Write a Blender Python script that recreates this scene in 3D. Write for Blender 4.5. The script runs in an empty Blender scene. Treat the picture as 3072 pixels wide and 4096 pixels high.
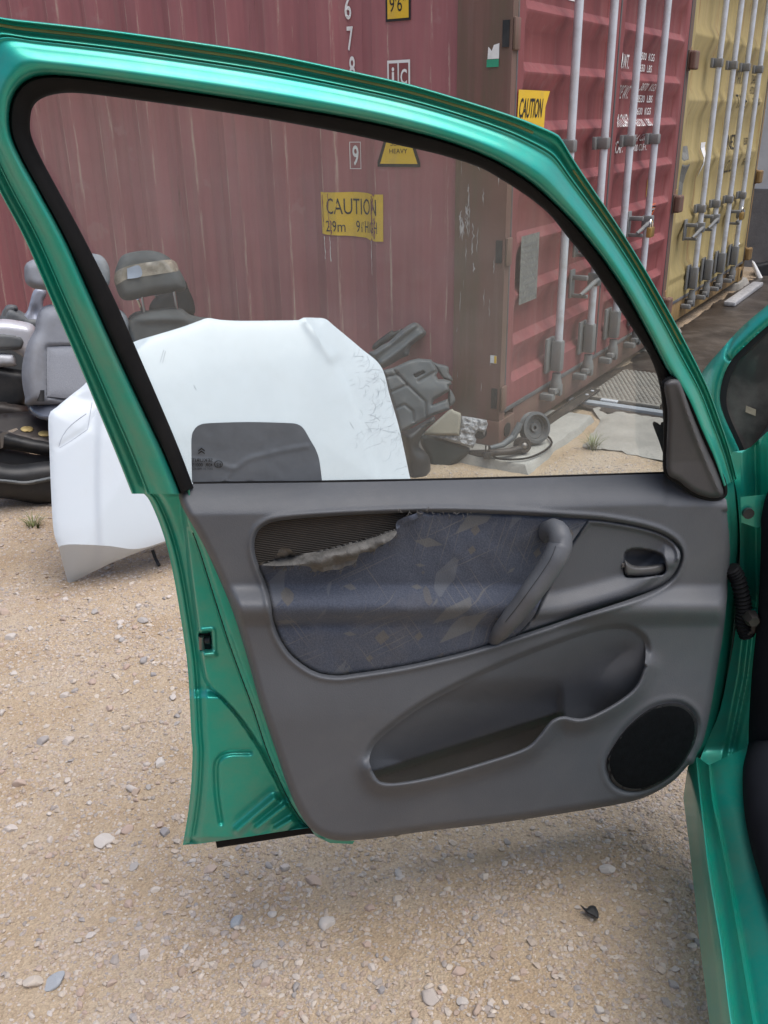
import bpy, bmesh, math, random
import numpy as np
from mathutils import Vector, Matrix
from mathutils.geometry import delaunay_2d_cdt

random.seed(7)
rng = np.random.default_rng(11)
R = math.radians
scene = bpy.context.scene
COL = scene.collection

# ------------------------------------------------------------------ camera
CAM_H, PITCH, ROLL, FPX, PW, PH = 1.38, 23.5, -1.07, 3600.0, 3072, 4096
_p, _r = R(PITCH), R(ROLL)
CF = np.array([0, math.cos(_p), -math.sin(_p)])
_X = np.array([1.0, 0, 0]); _U = np.cross(_X, CF)
CR = _X * math.cos(_r) + _U * math.sin(_r)
CU = np.cross(CR, CF)
CO = np.array([0, 0, CAM_H])
cd = bpy.data.cameras.new('camera')
cam = bpy.data.objects.new('camera', cd); COL.objects.link(cam)
cd.sensor_fit = 'VERTICAL'; cd.sensor_height = 36.0; cd.lens = 36.0 * FPX / PH
cd.clip_start = 0.02; cd.clip_end = 3000
M = Matrix.Identity(4)
for i in range(3):
    M[i][0] = CR[i]; M[i][1] = CU[i]; M[i][2] = -CF[i]; M[i][3] = CO[i]
cam.matrix_world = M
scene.camera = cam

# ------------------------------------------------------------------ light
SUN_EL, SUN_AZ = 70.0, 122.0            # degrees; azimuth clockwise from +Y
w = bpy.data.worlds.new('World'); scene.world = w; w.use_nodes = True
nt = w.node_tree; nt.nodes.clear()
out = nt.nodes.new('ShaderNodeOutputWorld'); bg = nt.nodes.new('ShaderNodeBackground')
sky = nt.nodes.new('ShaderNodeTexSky'); sky.sky_type = 'NISHITA'; sky.sun_disc = False
sky.sun_elevation = R(SUN_EL); sky.sun_rotation = R(SUN_AZ)
sky.dust_density = 3.0; sky.air_density = 1.0
hs = nt.nodes.new('ShaderNodeHueSaturation'); hs.inputs['Saturation'].default_value = 0.9
nt.links.new(sky.outputs[0], hs.inputs['Color']); nt.links.new(hs.outputs[0], bg.inputs[0])
bg.inputs[1].default_value = 0.09
nt.links.new(bg.outputs[0], out.inputs[0])
sl = bpy.data.lights.new('sun', 'SUN'); sl.energy = 1.4; sl.angle = R(60); sl.color = (1, 0.985, 0.96)
so = bpy.data.objects.new('sun', sl); COL.objects.link(so)
sd = Vector((math.sin(R(SUN_AZ)) * math.cos(R(SUN_EL)), math.cos(R(SUN_AZ)) * math.cos(R(SUN_EL)), math.sin(R(SUN_EL))))
so.rotation_euler = sd.to_track_quat('Z', 'Y').to_euler(); so.location = (6, 6, 12)
vs = scene.view_settings
vs.view_transform = 'Standard'; vs.look = 'None'; vs.gamma = 1; vs.exposure = 1.05
scene.render.engine = 'CYCLES'
scene.cycles.max_bounces = 10; scene.cycles.transparent_max_bounces = 16

# ------------------------------------------------------------------ photo pixel -> place
def rays(P):
    P = np.asarray(P, float).reshape(-1, 2)
    d = CF * FPX + np.outer(P[:, 0] - PW / 2, CR) - np.outer(P[:, 1] - PH / 2, CU)
    return d / np.linalg.norm(d, axis=1)[:, None]
def hit(P, p0, n):
    d = rays(P); p0 = np.asarray(p0, float)
    if p0.ndim == 1: t = ((p0 - CO) @ n) / (d @ n)
    else: t = ((p0 - CO) @ n) / (d @ n)
    return CO + d * t[:, None]
def gp(x, y, z=0.0):
    return hit([(x, y)], np.array([0, 0, z]), np.array([0, 0, 1.0]))[0]
def wall(p0, az, tilt=0.0):
    """surface through p0; az = heading (deg) of its normal, tilt = how far it leans back"""
    a, t = R(az), R(tilt)
    n = np.array([math.sin(a) * math.cos(t), math.cos(a) * math.cos(t), math.sin(t)])
    p0 = np.asarray(p0, float)
    def f(P, off=0.0):
        P = np.asarray(P, float).reshape(-1, 2)
        off = np.broadcast_to(np.asarray(off, float), (len(P),))
        return hit(P, p0 + off[:, None] * n, n)
    f.n = n
    return f
def facing(p0, tilt=0.0, turn=0.0):
    az = math.degrees(math.atan2(-p0[0], -p0[1]))
    return wall(p0, az + turn, tilt)

# ------------------------------------------------------------------ object helpers
WL = {}
def put(o, parent, loc):
    COL.objects.link(o)
    loc = Vector(loc)
    if parent is not None:
        o.parent = parent; o.location = loc - WL[parent.name]
    else:
        o.location = loc
    WL[o.name] = loc
def mesh_obj(name, V, F, mat, parent=None, smooth=True, loc=None, sharp=None):
    V = np.asarray(V, float)
    me = bpy.data.meshes.new(name)
    if loc is None:
        loc = V.mean(axis=0) if parent is not None else np.array([*(V[:, :2].min(0) + V[:, :2].max(0)) / 2, V[:, 2].min()])
    me.from_pydata((V - np.asarray(loc)).tolist(), [], [tuple(int(i) for i in f) for f in F])
    me.validate()
    bm = bmesh.new(); bm.from_mesh(me); bmesh.ops.recalc_face_normals(bm, faces=bm.faces) if sharp != 'keep' else None
    bm.to_mesh(me); bm.free()
    if smooth:
        me.polygons.foreach_set('use_smooth', [True] * len(me.polygons))
        if sharp not in (None, 'keep'):
            me.set_sharp_from_angle(angle=R(sharp))
    for m in (mat if isinstance(mat, (list, tuple)) else [mat]): me.materials.append(m)
    o = bpy.data.objects.new(name, me)
    put(o, parent, loc)
    return o
def tag(o, label=None, cat=None, group=None, kind=None):
    if label: o['label'] = label
    if cat: o['category'] = cat
    if group: o['group'] = group
    if kind: o['kind'] = kind
    return o
def thing(name, loc, label, cat, group=None):
    o = bpy.data.objects.new(name, None); o.empty_display_size = 0.1
    put(o, None, loc); return tag(o, label, cat, group)

class MB:
    """collects simple shapes in a local frame (origin, ex, ey, ez)"""
    def __init__(s, o=(0, 0, 0), ex=(1, 0, 0), ey=(0, 1, 0), ez=(0, 0, 1)):
        s.V = []; s.F = []; s.o = np.asarray(o, float); s.A = np.array([ex, ey, ez], float)
    def pts(s, L):
        b = len(s.V); s.V += [s.o + np.asarray(p, float) @ s.A for p in L]; return b
    def box(s, x0, x1, y0, y1, z0, z1, bev=0.0):
        if bev <= 0:
            b = s.pts([(x, y, z) for z in (z0, z1) for y in (y0, y1) for x in (x0, x1)])
            s.F += [tuple(b + i for i in f) for f in ((0, 2, 3, 1), (4, 5, 7, 6), (0, 1, 5, 4), (2, 6, 7, 3), (0, 4, 6, 2), (1, 3, 7, 5))]
        else:
            bm = bmesh.new(); bmesh.ops.create_cube(bm, size=1)
            for v in bm.verts:
                v.co = Vector(((x0 + x1) / 2 + v.co.x * (x1 - x0), (y0 + y1) / 2 + v.co.y * (y1 - y0), (z0 + z1) / 2 + v.co.z * (z1 - z0)))
            bmesh.ops.bevel(bm, geom=bm.edges[:], offset=bev, segments=2, affect='EDGES', profile=0.5)
            b = s.pts([v.co[:] for v in bm.verts]); bm.verts.index_update()
            s.F += [tuple(b + v.index for v in f.verts) for f in bm.faces]; bm.free()
        return s
    def tube(s, path, r, n=12, cap=True):
        path = np.asarray(path, float); m = len(path)
        r = np.broadcast_to(np.asarray(r, float), (m,))
        T = np.gradient(path, axis=0); T /= np.linalg.norm(T, axis=1)[:, None] + 1e-12
        up = np.array([0, 0, 1.0]) if abs(T[0] @ [0, 0, 1]) < .9 else np.array([1.0, 0, 0])
        a = np.cross(T[0], up); a /= np.linalg.norm(a)
        rings = []
        for i in range(m):
            a = a - T[i] * (a @ T[i]); a /= np.linalg.norm(a); b2 = np.cross(T[i], a)
            rings.append(s.pts([path[i] + r[i] * (a * math.cos(k * 2 * math.pi / n) + b2 * math.sin(k * 2 * math.pi / n)) for k in range(n)]))
        for i in range(m - 1):
            for k in range(n):
                s.F.append((rings[i] + k, rings[i] + (k + 1) % n, rings[i + 1] + (k + 1) % n, rings[i + 1] + k))
        if cap:
            s.F.append(tuple(rings[0] + k for k in range(n))[::-1]); s.F.append(tuple(rings[-1] + k for k in range(n)))
        return s
    def lathe(s, prof, c, ax, n=32):
        """prof: (radius, along-axis) list; closed solid about axis ax at c"""
        ax = np.asarray(ax, float); ax = ax / np.linalg.norm(ax)
        h = np.array([0, 0, 1.0]) if abs(ax[2]) < .9 else np.array([1.0, 0, 0])
        a = np.cross(ax, h); a /= np.linalg.norm(a); b2 = np.cross(ax, a)
        rings = [s.pts([np.asarray(c) + ax * z + rr * (a * math.cos(k * 2 * math.pi / n) + b2 * math.sin(k * 2 * math.pi / n)) for k in range(n)]) for rr, z in prof]
        for i in range(len(prof) - 1):
            for k in range(n):
                s.F.append((rings[i] + k, rings[i] + (k + 1) % n, rings[i + 1] + (k + 1) % n, rings[i + 1] + k))
        return s
    def prism(s, poly, z0, z1):
        m = len(poly); a = s.pts([(p[0], p[1], z0) for p in poly]); b = s.pts([(p[0], p[1], z1) for p in poly])
        s.F.append(tuple(a + i for i in range(m))[::-1]); s.F.append(tuple(b + i for i in range(m)))
        for i in range(m): s.F.append((a + i, a + (i + 1) % m, b + (i + 1) % m, b + i))
        return s
    def build(s, name, mat, parent=None, smooth=True, sharp=40, loc=None):
        return mesh_obj(name, np.array(s.V), s.F, mat, parent, smooth, loc, sharp)

def cr(pts, closed=False, step=12.0):
    """smooth curve through points, resampled"""
    P = np.asarray(pts, float); n = len(P); outp = []
    rng_ = range(n if closed else n - 1)
    for i in rng_:
        if closed: a, b, c, d = P[(i - 1) % n], P[i], P[(i + 1) % n], P[(i + 2) % n]
        else: a, b, c, d = P[max(i - 1, 0)], P[i], P[i + 1], P[min(i + 2, n - 1)]
        k = max(1, int(np.linalg.norm(c - b) / step))
        for t in np.arange(k) / k:
            outp.append(0.5 * ((2 * b) + (-a + c) * t + (2 * a - 5 * b + 4 * c - d) * t * t + (-a + 3 * b - 3 * c + d) * t ** 3))
    if not closed: outp.append(P[-1])
    return np.array(outp)
def segd(X, poly, closed=True):
    X = np.asarray(X, float); Q = np.asarray(poly, float)
    A = Q if closed else Q[:-1]; B = np.roll(Q, -1, 0) if closed else Q[1:]
    best = np.full(len(X), 1e18)
    for a, b in zip(A, B):
        ab = b - a; L = ab @ ab + 1e-12
        t = np.clip(((X - a) @ ab) / L, 0, 1)
        d = X - a - t[:, None] * ab
        best = np.minimum(best, (d * d).sum(1))
    return np.sqrt(best)
def inside(X, poly):
    X = np.asarray(X, float); Q = np.asarray(poly, float); B = np.roll(Q, -1, 0)
    c = np.zeros(len(X), bool)
    for a, b in zip(Q, B):
        if a[1] == b[1]: continue
        m = ((a[1] > X[:, 1]) != (b[1] > X[:, 1]))
        c ^= m & (X[:, 0] < (b[0] - a[0]) * (X[:, 1] - a[1]) / (b[1] - a[1]) + a[0])
    return c
def sdist(X, poly):
    return np.where(inside(X, poly), 1, -1) * segd(X, poly)      # + inside
def sm(t):
    t = np.clip(t, 0, 1); return t * t * (3 - 2 * t)
def qc(t):                                                     # quarter circle 0..1
    t = np.clip(t, 0, 1); return np.sqrt(np.maximum(0, 1 - (1 - t) ** 2))
def cdt(outline, holes=(), curves=(), spacing=10.0, jit=0.12):
    outline = np.asarray(outline, float); hs_ = [np.asarray(h, float) for h in holes]; cs = [np.asarray(c, float) for c in curves]
    lo, hi = outline.min(0), outline.max(0)
    h = spacing * 0.87
    ys = np.arange(lo[1], hi[1], h); G = []
    for k, y in enumerate(ys):
        xs = np.arange(lo[0] + (spacing / 2 if k % 2 else 0), hi[0], spacing)
        G.append(np.stack([xs, np.full(len(xs), y)], 1))
    G = np.concatenate(G); G += rng.uniform(-1, 1, G.shape) * spacing * jit
    keep = inside(G, outline) & (segd(G, outline) > spacing * .55)
    for q in hs_: keep &= ~inside(G, q) & (segd(G, q) > spacing * .55)
    for q in cs: keep &= segd(G, q, False) > spacing * .45
    G = G[keep]
    V = []; E = []
    for q, cl in [(outline, True)] + [(q, True) for q in hs_] + [(q, False) for q in cs]:
        b = len(V); m = len(q); V += [tuple(p) for p in q]
        E += [(b + i, b + (i + 1) % m) for i in range(m if cl else m - 1)]
    V += [tuple(p) for p in G]
    r = delaunay_2d_cdt([Vector(v) for v in V], E, [], 0, 1e-4)
    P = np.array([(v[0], v[1]) for v in r[0]]); F = np.array([tuple(f) for f in r[2]])
    c = P[F].mean(1); ok = inside(c, outline)
    for q in hs_: ok &= ~inside(c, q)
    F = F[ok]
    used = np.unique(F); mp = -np.ones(len(P), int); mp[used] = np.arange(len(used))
    return P[used], mp[F]
def sheet(name, outline, mapping, off, mat, parent=None, spacing=10.0, holes=(), curves=(), solid=0.0, sharp=None, back=True):
    """surface over a traced outline; off(P) gives relief in metres; solid = thickness behind"""
    P, F = cdt(outline, holes, curves, spacing)
    o = off(P) if callable(off) else np.full(len(P), float(off))
    V = mapping(P, o)
    if solid:
        B = mapping(P, o - solid); n = len(P)
        from collections import Counter
        ec = Counter()
        for f in F:
            for i in range(3): ec[(f[i], f[(i + 1) % 3])] += 1
        bd = [e for e in ec if (e[1], e[0]) not in ec]
        F2 = [tuple(f) for f in F] + [tuple(n + i for i in f[::-1]) for f in F] + [(a, b + 0, n + b, n + a)[::-1] for a, b in bd]
        V = np.concatenate([V, B]); return mesh_obj(name, V, F2, mat, parent, True, None, sharp or 50)
    return mesh_obj(name, V, F, mat, parent, True, None, sharp)
def pillow(name, outline, mapping, thick, edge, mat, parent=None, spacing=14.0, extra=None, flat=0.0, closed=True, sharp=None, curves=()):
    """closed cushion-like solid: traced outline, rounded over 'edge' pixels, 'thick' metres deep"""
    ol = cr(outline, True, spacing) if closed else np.asarray(outline, float)
    P, F = cdt(ol, (), curves, spacing)
    d = segd(P, ol)
    g = qc(d / edge)
    g[d < 1e-6] = 0
    f = g * thick / 2; b = -g * thick / 2 * (1 - flat)
    if extra is not None: f = f + extra(P) * np.minimum(1, d / (edge * .4))
    n = len(P); rim = d < 1e-6
    idx = np.arange(n); bi = np.where(rim, idx, 0); cnt = n
    for i in np.where(~rim)[0]: bi[i] = cnt; cnt += 1
    V = np.concatenate([mapping(P, f), mapping(P[~rim], b[~rim])])
    FF = [tuple(t) for t in F] + [tuple(bi[list(t)])[::-1] for t in F]
    FF = [t for t in FF if len(set(t)) == 3]
    return mesh_obj(name, V, FF, mat, parent, True, None, sharp)
def vnoise(P, s, seed=0):
    """smooth value noise on 2-d points"""
    r2 = np.random.default_rng(seed); T = r2.uniform(-1, 1, (64, 64))
    q = np.asarray(P, float) / s; i = np.floor(q).astype(int); f = q - i; f = f * f * (3 - 2 * f)
    a = T[i[:, 0] % 64, i[:, 1] % 64]; b = T[(i[:, 0] + 1) % 64, i[:, 1] % 64]
    c = T[i[:, 0] % 64, (i[:, 1] + 1) % 64]; d = T[(i[:, 0] + 1) % 64, (i[:, 1] + 1) % 64]
    return (a * (1 - f[:, 0]) + b * f[:, 0]) * (1 - f[:, 1]) + (c * (1 - f[:, 0]) + d * f[:, 0]) * f[:, 1]
_tc = {}
def text_geo(s, bold=0.0):
    k = (s, bold)
    if k not in _tc:
        cu = bpy.data.curves.new('lettering', 'FONT'); cu.body = s; cu.size = 1.0; cu.offset = bold; cu.resolution_u = 3
        o = bpy.data.objects.new('lettering', cu); COL.objects.link(o)
        dg = bpy.context.evaluated_depsgraph_get(); me = bpy.data.meshes.new_from_object(o.evaluated_get(dg))
        V = np.array([v.co[:2] for v in me.vertices]); F = [tuple(p.vertices) for p in me.polygons]
        bpy.data.objects.remove(o); bpy.data.curves.remove(cu); bpy.data.meshes.remove(me)
        V = V - V.min(0); _tc[k] = (V, F)
    return _tc[k]
def lettering(s, fmap, x, y, wdt, hgt, mat, parent, shear=0.0, bold=0.0, mirror=False, name='lettering', fine_=False):
    """text filling a wdt x hgt box whose lower-left corner is (x,y); fmap(xy)->3d"""
    V, F = text_geo(s, bold)
    Q = V / V.max(0) * np.array([wdt, hgt])
    Q[:, 0] += Q[:, 1] * shear
    if mirror: Q[:, 0] = wdt - Q[:, 0]
    Q += np.array([x, y])
    if fine_:
        bm = bmesh.new(); vs_ = [bm.verts.new((q[0], q[1], 0)) for q in Q]
        for f in F:
            try: bm.faces.new([vs_[i] for i in f])
            except ValueError: pass
        for _ in range(3):
            bmesh.ops.triangulate(bm, faces=bm.faces[:]); lg_ = [e for e in bm.edges if e.calc_length() > .018]
            if lg_: bmesh.ops.subdivide_edges(bm, edges=lg_, cuts=1)
        bmesh.ops.triangulate(bm, faces=bm.faces[:]); bm.verts.index_update()
        Q = np.array([v.co[:2] for v in bm.verts]); F = [tuple(v.index for v in f.verts) for f in bm.faces]; bm.free()
    return mesh_obj(name, fmap(Q), F, mat, parent, False, None, None)

# ------------------------------------------------------------------ materials
def mat_new(name):
    m = bpy.data.materials.new(name); m.use_nodes = True
    return m, m.node_tree, m.node_tree.nodes['Principled BSDF']
def nd(nt, t, **kw):
    n = nt.nodes.new(t)
    for k, v in kw.items():
        if k in n.inputs: n.inputs[k].default_value = v
        else: setattr(n, k, v)
    return n
def coords(nt, scale=(1, 1, 1), kind='Object'):
    tc = nd(nt, 'ShaderNodeTexCoord'); mp = nd(nt, 'ShaderNodeMapping'); mp.inputs['Scale'].default_value = scale
    nt.links.new(tc.outputs[kind], mp.inputs[0]); return mp.outputs[0]
def noise(nt, vec, scale, detail=4, rough=.6):
    n = nd(nt, 'ShaderNodeTexNoise'); n.inputs['Scale'].default_value = scale; n.inputs['Detail'].default_value = detail; n.inputs['Roughness'].default_value = rough
    nt.links.new(vec, n.inputs['Vector']); return n.outputs['Fac']
def ramp(nt, fac, stops):
    r = nd(nt, 'ShaderNodeValToRGB'); e = r.color_ramp.elements
    while len(e) < len(stops): e.new(0.5)
    for el, (p, c) in zip(e, stops): el.position = p; el.color = (*c, 1) if len(c) == 3 else c
    nt.links.new(fac, r.inputs[0]); return r.outputs['Color']
def mixc(nt, fac, a, b, mode='MIX'):
    m = nd(nt, 'ShaderNodeMix', data_type='RGBA', blend_type=mode)
    for s, v in ((m.inputs[0], fac), (m.inputs[6], a), (m.inputs[7], b)):
        if isinstance(v, (int, float)): s.default_value = v
        elif isinstance(v, tuple): s.default_value = (*v, 1)
        else: nt.links.new(v, s)
    return m.outputs[2]
def bumpn(nt, bs, h, strength, dist=0.002):
    b = nd(nt, 'ShaderNodeBump'); b.inputs['Strength'].default_value = strength; b.inputs['Distance'].default_value = dist
    nt.links.new(h, b.inputs['Height']); nt.links.new(b.outputs[0], bs.inputs['Normal'])
def pm(name, col, rough=.5, metal=0.0, var=.12, vs_=6.0, bump=0.0, bs_=60.0, bd=.001, coat=0.0, dirt=None, dirt_amt=0.0, dirt_s=5.0, spec=.5, vec_scale=(1, 1, 1)):
    m, t, b = mat_new(name)
    v = coords(t, vec_scale)
    c2 = tuple(min(1, x * (1 + var)) for x in col); c1 = tuple(x * (1 - var) for x in col)
    c = ramp(t, noise(t, v, vs_), [(.3, c1), (.7, c2)])
    rr = rough
    if dirt is not None:
        f = ramp(t, noise(t, v, dirt_s, 8, .7), [(.5 - .02, (0, 0, 0)), (.75, (dirt_amt,) * 3)])
        c = mixc(t, f, c, dirt)
    t.links.new(c, b.inputs['Base Color'])
    rn = nd(t, 'ShaderNodeMapRange'); rn.inputs['To Min'].default_value = max(0, rough - .08); rn.inputs['To Max'].default_value = min(1, rough + .1)
    t.links.new(noise(t, v, vs_ * 3), rn.inputs[0]); t.links.new(rn.outputs[0], b.inputs['Roughness'])
    b.inputs['Metallic'].default_value = metal; b.inputs['Coat Weight'].default_value = coat; b.inputs['Coat Roughness'].default_value = .08
    b.inputs['Specular IOR Level'].default_value = spec
    if bump: bumpn(t, b, noise(t, v, bs_, 3), bump, bd)
    return m
def paint_mat():
    m, t, b = mat_new('green_metallic_paint')
    v = coords(t)
    c = ramp(t, noise(t, v, 3.0), [(.3, (.012, .34, .265)), (.7, (.016, .40, .315))])
    dust = ramp(t, noise(t, v, 9.0, 8, .7), [(.40, (0, 0, 0)), (.8, (.45,) * 3)])
    c = mixc(t, dust, c, (.24, .30, .20))
    t.links.new(c, b.inputs['Base Color'])
    b.inputs['Metallic'].default_value = .68; b.inputs['Roughness'].default_value = .43
    fl = noise(t, v, 900.0, 1)
    bumpn(t, b, fl, .06, .0004)
    b.inputs['Coat Weight'].default_value = .5; b.inputs['Coat Roughness'].default_value = .12
    return m
def container_paint(name, c1, c2, rust, amt, scratch=(.55, .45, .36)):
    m, t, b = mat_new(name)
    v = coords(t); vst = coords(t, (6, 6, .35))
    c = ramp(t, noise(t, v, 1.4, 5), [(.3, c1), (.7, c2)])
    c = mixc(t, ramp(t, noise(t, vst, 3.0, 6), [(.4, (0, 0, 0)), (.75, (.45,) * 3)]), c, tuple(x * .55 for x in c1))
    dust = ramp(t, noise(t, vst, 5.0, 6), [(.5, (0, 0, 0)), (.8, (.30,) * 3)])
    c = mixc(t, dust, c, (.30, .22, .19))
    rs = ramp(t, noise(t, coords(t, (5, 5, .5)), 2.2, 10, .75), [(.66 - amt, (0, 0, 0)), (.74 - amt * .6, (1,) * 3)])
    c = mixc(t, rs, c, rust)
    sc = ramp(t, noise(t, coords(t, (28, 28, 1.2)), 2.0, 9, .8), [(.655, (0, 0, 0)), (.70, (1,) * 3)])
    c = mixc(t, sc, c, scratch)
    t.links.new(c, b.inputs['Base Color'])
    b.inputs['Roughness'].default_value = .58
    bumpn(t, b, noise(t, v, 45.0, 6), .25, .003)
    return m
def concrete(name, c, spots=.5):
    m, t, b = mat_new(name)
    v = coords(t)
    a = ramp(t, noise(t, v, 5, 8, .7), [(.3, tuple(x * .75 for x in c)), (.7, tuple(x * 1.15 for x in c))])
    a = mixc(t, ramp(t, noise(t, v, 90, 4), [(.55, (0, 0, 0)), (.7, (spots,) * 3)]), a, tuple(x * .55 for x in c))
    t.links.new(a, b.inputs['Base Color']); b.inputs['Roughness'].default_value = .9
    bumpn(t, b, noise(t, v, 60, 8, .75), .6, .006)
    return m
def gravel_mat():
    m, t, b = mat_new('sandy_gravel_ground')
    v = coords(t)
    c = ramp(t, noise(t, v, 3.5, 8, .65), [(.28, (.35, .255, .165)), (.48, (.43, .335, .235)), (.72, (.46, .385, .305))])
    vo = nd(t, 'ShaderNodeTexVoronoi'); vo.inputs['Scale'].default_value = 230.0; t.links.new(v, vo.inputs['Vector'])
    grit = ramp(t, vo.outputs['Color'], [(.1, (.74, .71, .69)), (.55, (1, 1, 1)), (.95, (1.1, 1.08, 1.07))])
    c = mixc(t, .8, c, grit, 'MULTIPLY')
    t.links.new(c, b.inputs['Base Color']); b.inputs['Roughness'].default_value = .95
    b.inputs['Specular IOR Level'].default_value = .2
    vo2 = nd(t, 'ShaderNodeTexVoronoi'); vo2.inputs['Scale'].default_value = 120.0; t.links.new(v, vo2.inputs['Vector'])
    mx = nd(t, 'ShaderNodeMath', operation='ADD'); t.links.new(vo.outputs['Distance'], mx.inputs[0]); t.links.new(vo2.outputs['Distance'], mx.inputs[1])
    ml = nd(t, 'ShaderNodeMath', operation='MULTIPLY_ADD'); t.links.new(noise(t, v, 40, 8, .7), ml.inputs[0]); ml.inputs[1].default_value = 1.5; t.links.new(mx.outputs[0], ml.inputs[2])
    bumpn(t, b, ml.outputs[0], .6, .005)
    return m
def stone_mat(name, cols, per_obj=True):
    m, t, b = mat_new(name)
    v = coords(t)
    if per_obj:
        oi = nd(t, 'ShaderNodeObjectInfo'); f = oi.outputs['Random']
    else:
        g = nd(t, 'ShaderNodeNewGeometry'); f = g.outputs['Random Per Island']
    c = ramp(t, f, [(i / (len(cols) - 1), c) for i, c in enumerate(cols)])
    c = mixc(t, .6, c, ramp(t, noise(t, v, 60, 6), [(.3, (.7, .7, .7)), (.7, (1.15, 1.12, 1.1))]), 'MULTIPLY')
    t.links.new(c, b.inputs['Base Color']); b.inputs['Roughness'].default_value = .85; b.inputs['Specular IOR Level'].default_value = .25
    bumpn(t, b, noise(t, v, 160, 5), .35, .002)
    return m
def glass_mat(name, tint, dustc, dust_lo, dust_hi, base_dust):
    m, t, b = mat_new(name)
    nt_ = t; outn = [n for n in t.nodes if n.type == 'OUTPUT_MATERIAL'][0]; t.nodes.remove(b)
    tr = nd(t, 'ShaderNodeBsdfTransparent'); tr.inputs[0].default_value = (*tint, 1)
    gl = nd(t, 'ShaderNodeBsdfGlossy'); gl.inputs['Roughness'].default_value = .03
    fr = nd(t, 'ShaderNodeFresnel'); fr.inputs['IOR'].default_value = 1.45
    m1 = nd(t, 'ShaderNodeMixShader'); t.links.new(fr.outputs[0], m1.inputs[0]); t.links.new(tr.outputs[0], m1.inputs[1]); t.links.new(gl.outputs[0], m1.inputs[2])
    df = nd(t, 'ShaderNodeBsdfDiffuse'); df.inputs[0].default_value = (*dustc, 1)
    v = coords(t)
    f = ramp(t, noise(t, v, 7, 8, .7), [(dust_lo, (base_dust,) * 3), (dust_hi, (base_dust * 2.0 + .02,) * 3)])
    m2 = nd(t, 'ShaderNodeMixShader'); t.links.new(f, m2.inputs[0]); t.links.new(m1.outputs[0], m2.inputs[1]); t.links.new(df.outputs[0], m2.inputs[2])
    t.links.new(m2.outputs[0], outn.inputs[0])
    return m
def fabric_mat():
    m, t, b = mat_new('blue_leaf_fabric')
    v = coords(t)
    wv = noise(t, coords(t, (1, 1, 1)), 420, 2)
    c = ramp(t, wv, [(.3, (.048, .056, .078)), (.7, (.080, .090, .118))])
    tc = nd(t, 'ShaderNodeTexCoord')
    def leaves(rot, sc, thr, keep, col, c, amt, off):
        mp = nd(t, 'ShaderNodeMapping', vector_type='TEXTURE'); mp.inputs['Rotation'].default_value = (0, R(rot), R(13)); mp.inputs['Scale'].default_value = sc; mp.inputs['Location'].default_value = off
        t.links.new(tc.outputs['Object'], mp.inputs[0])
        lf = nd(t, 'ShaderNodeTexVoronoi', distance='MANHATTAN'); lf.inputs['Scale'].default_value = 1.0; lf.inputs['Randomness'].default_value = 1.0
        t.links.new(mp.outputs[0], lf.inputs['Vector'])
        leaf = ramp(t, lf.outputs['Distance'], [(thr, (1, 1, 1)), (thr + .03, (0, 0, 0))])
        sp = nd(t, 'ShaderNodeSeparateColor'); t.links.new(lf.outputs['Color'], sp.inputs[0])
        rnd = ramp(t, sp.outputs[0], [(keep, (0, 0, 0)), (keep + .02, (amt,) * 3)])
        return mixc(t, mixc(t, 1.0, leaf, rnd, 'MULTIPLY'), c, col)
    c = leaves(-35, (.12, .1, .042), .44, .55, (.125, .125, .122), c, .7, (.3, 0, .1))
    c = leaves(-62, (.11, .1, .036), .44, .58, (.105, .112, .128), c, .8, (1.3, .4, 2.1))
    c = leaves(15, (.085, .1, .032), .42, .62, (.12, .118, .112), c, .7, (4.3, 1.4, .7))
    c = leaves(-80, (.035, .1, .030), .40, .80, (.115, .105, .09), c, .7, (2.3, .4, .9))
    c = leaves(-20, (.15, .3, .0022), .42, .80, (.13, .125, .12), c, .6, (2.3, .4, .9))
    c = leaves(60, (.12, .3, .0022), .42, .82, (.13, .125, .12), c, .6, (7.3, 1.4, .2))
    c = leaves(-75, (.14, .3, .0022), .42, .84, (.13, .125, .12), c, .5, (1.3, 2.4, .2))
    dd = ramp(t, noise(t, v, 6, 8, .7), [(.5, (0, 0, 0)), (.75, (.35,) * 3)])
    c = mixc(t, dd, c, (.14, .12, .10))
    t.links.new(c, b.inputs['Base Color']); b.inputs['Roughness'].default_value = .95; b.inputs['Specular IOR Level'].default_value = .15
    b.inputs['Sheen Weight'].default_value = .25
    bumpn(t, b, wv, .5, .0012)
    return m
def stripe_mat(name, c1, c2, scale, axis='Z', dirt=(.08, .06, .045)):
    m, t, b = mat_new(name)
    v = coords(t)
    wv = nd(t, 'ShaderNodeTexWave', bands_direction=axis); wv.inputs['Scale'].default_value = scale; wv.inputs['Distortion'].default_value = .4; wv.inputs['Detail'].default_value = 2
    t.links.new(v, wv.inputs['Vector'])
    c = ramp(t, wv.outputs['Fac'], [(.45, c1), (.85, c2)])
    c = mixc(t, ramp(t, noise(t, v, 11, 7), [(.4, (0, 0, 0)), (.7, (.8,) * 3)]), c, dirt)
    t.links.new(c, b.inputs['Base Color']); b.inputs['Roughness'].default_value = .8
    bumpn(t, b, wv.outputs['Fac'], .6, .002)
    return m
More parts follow.
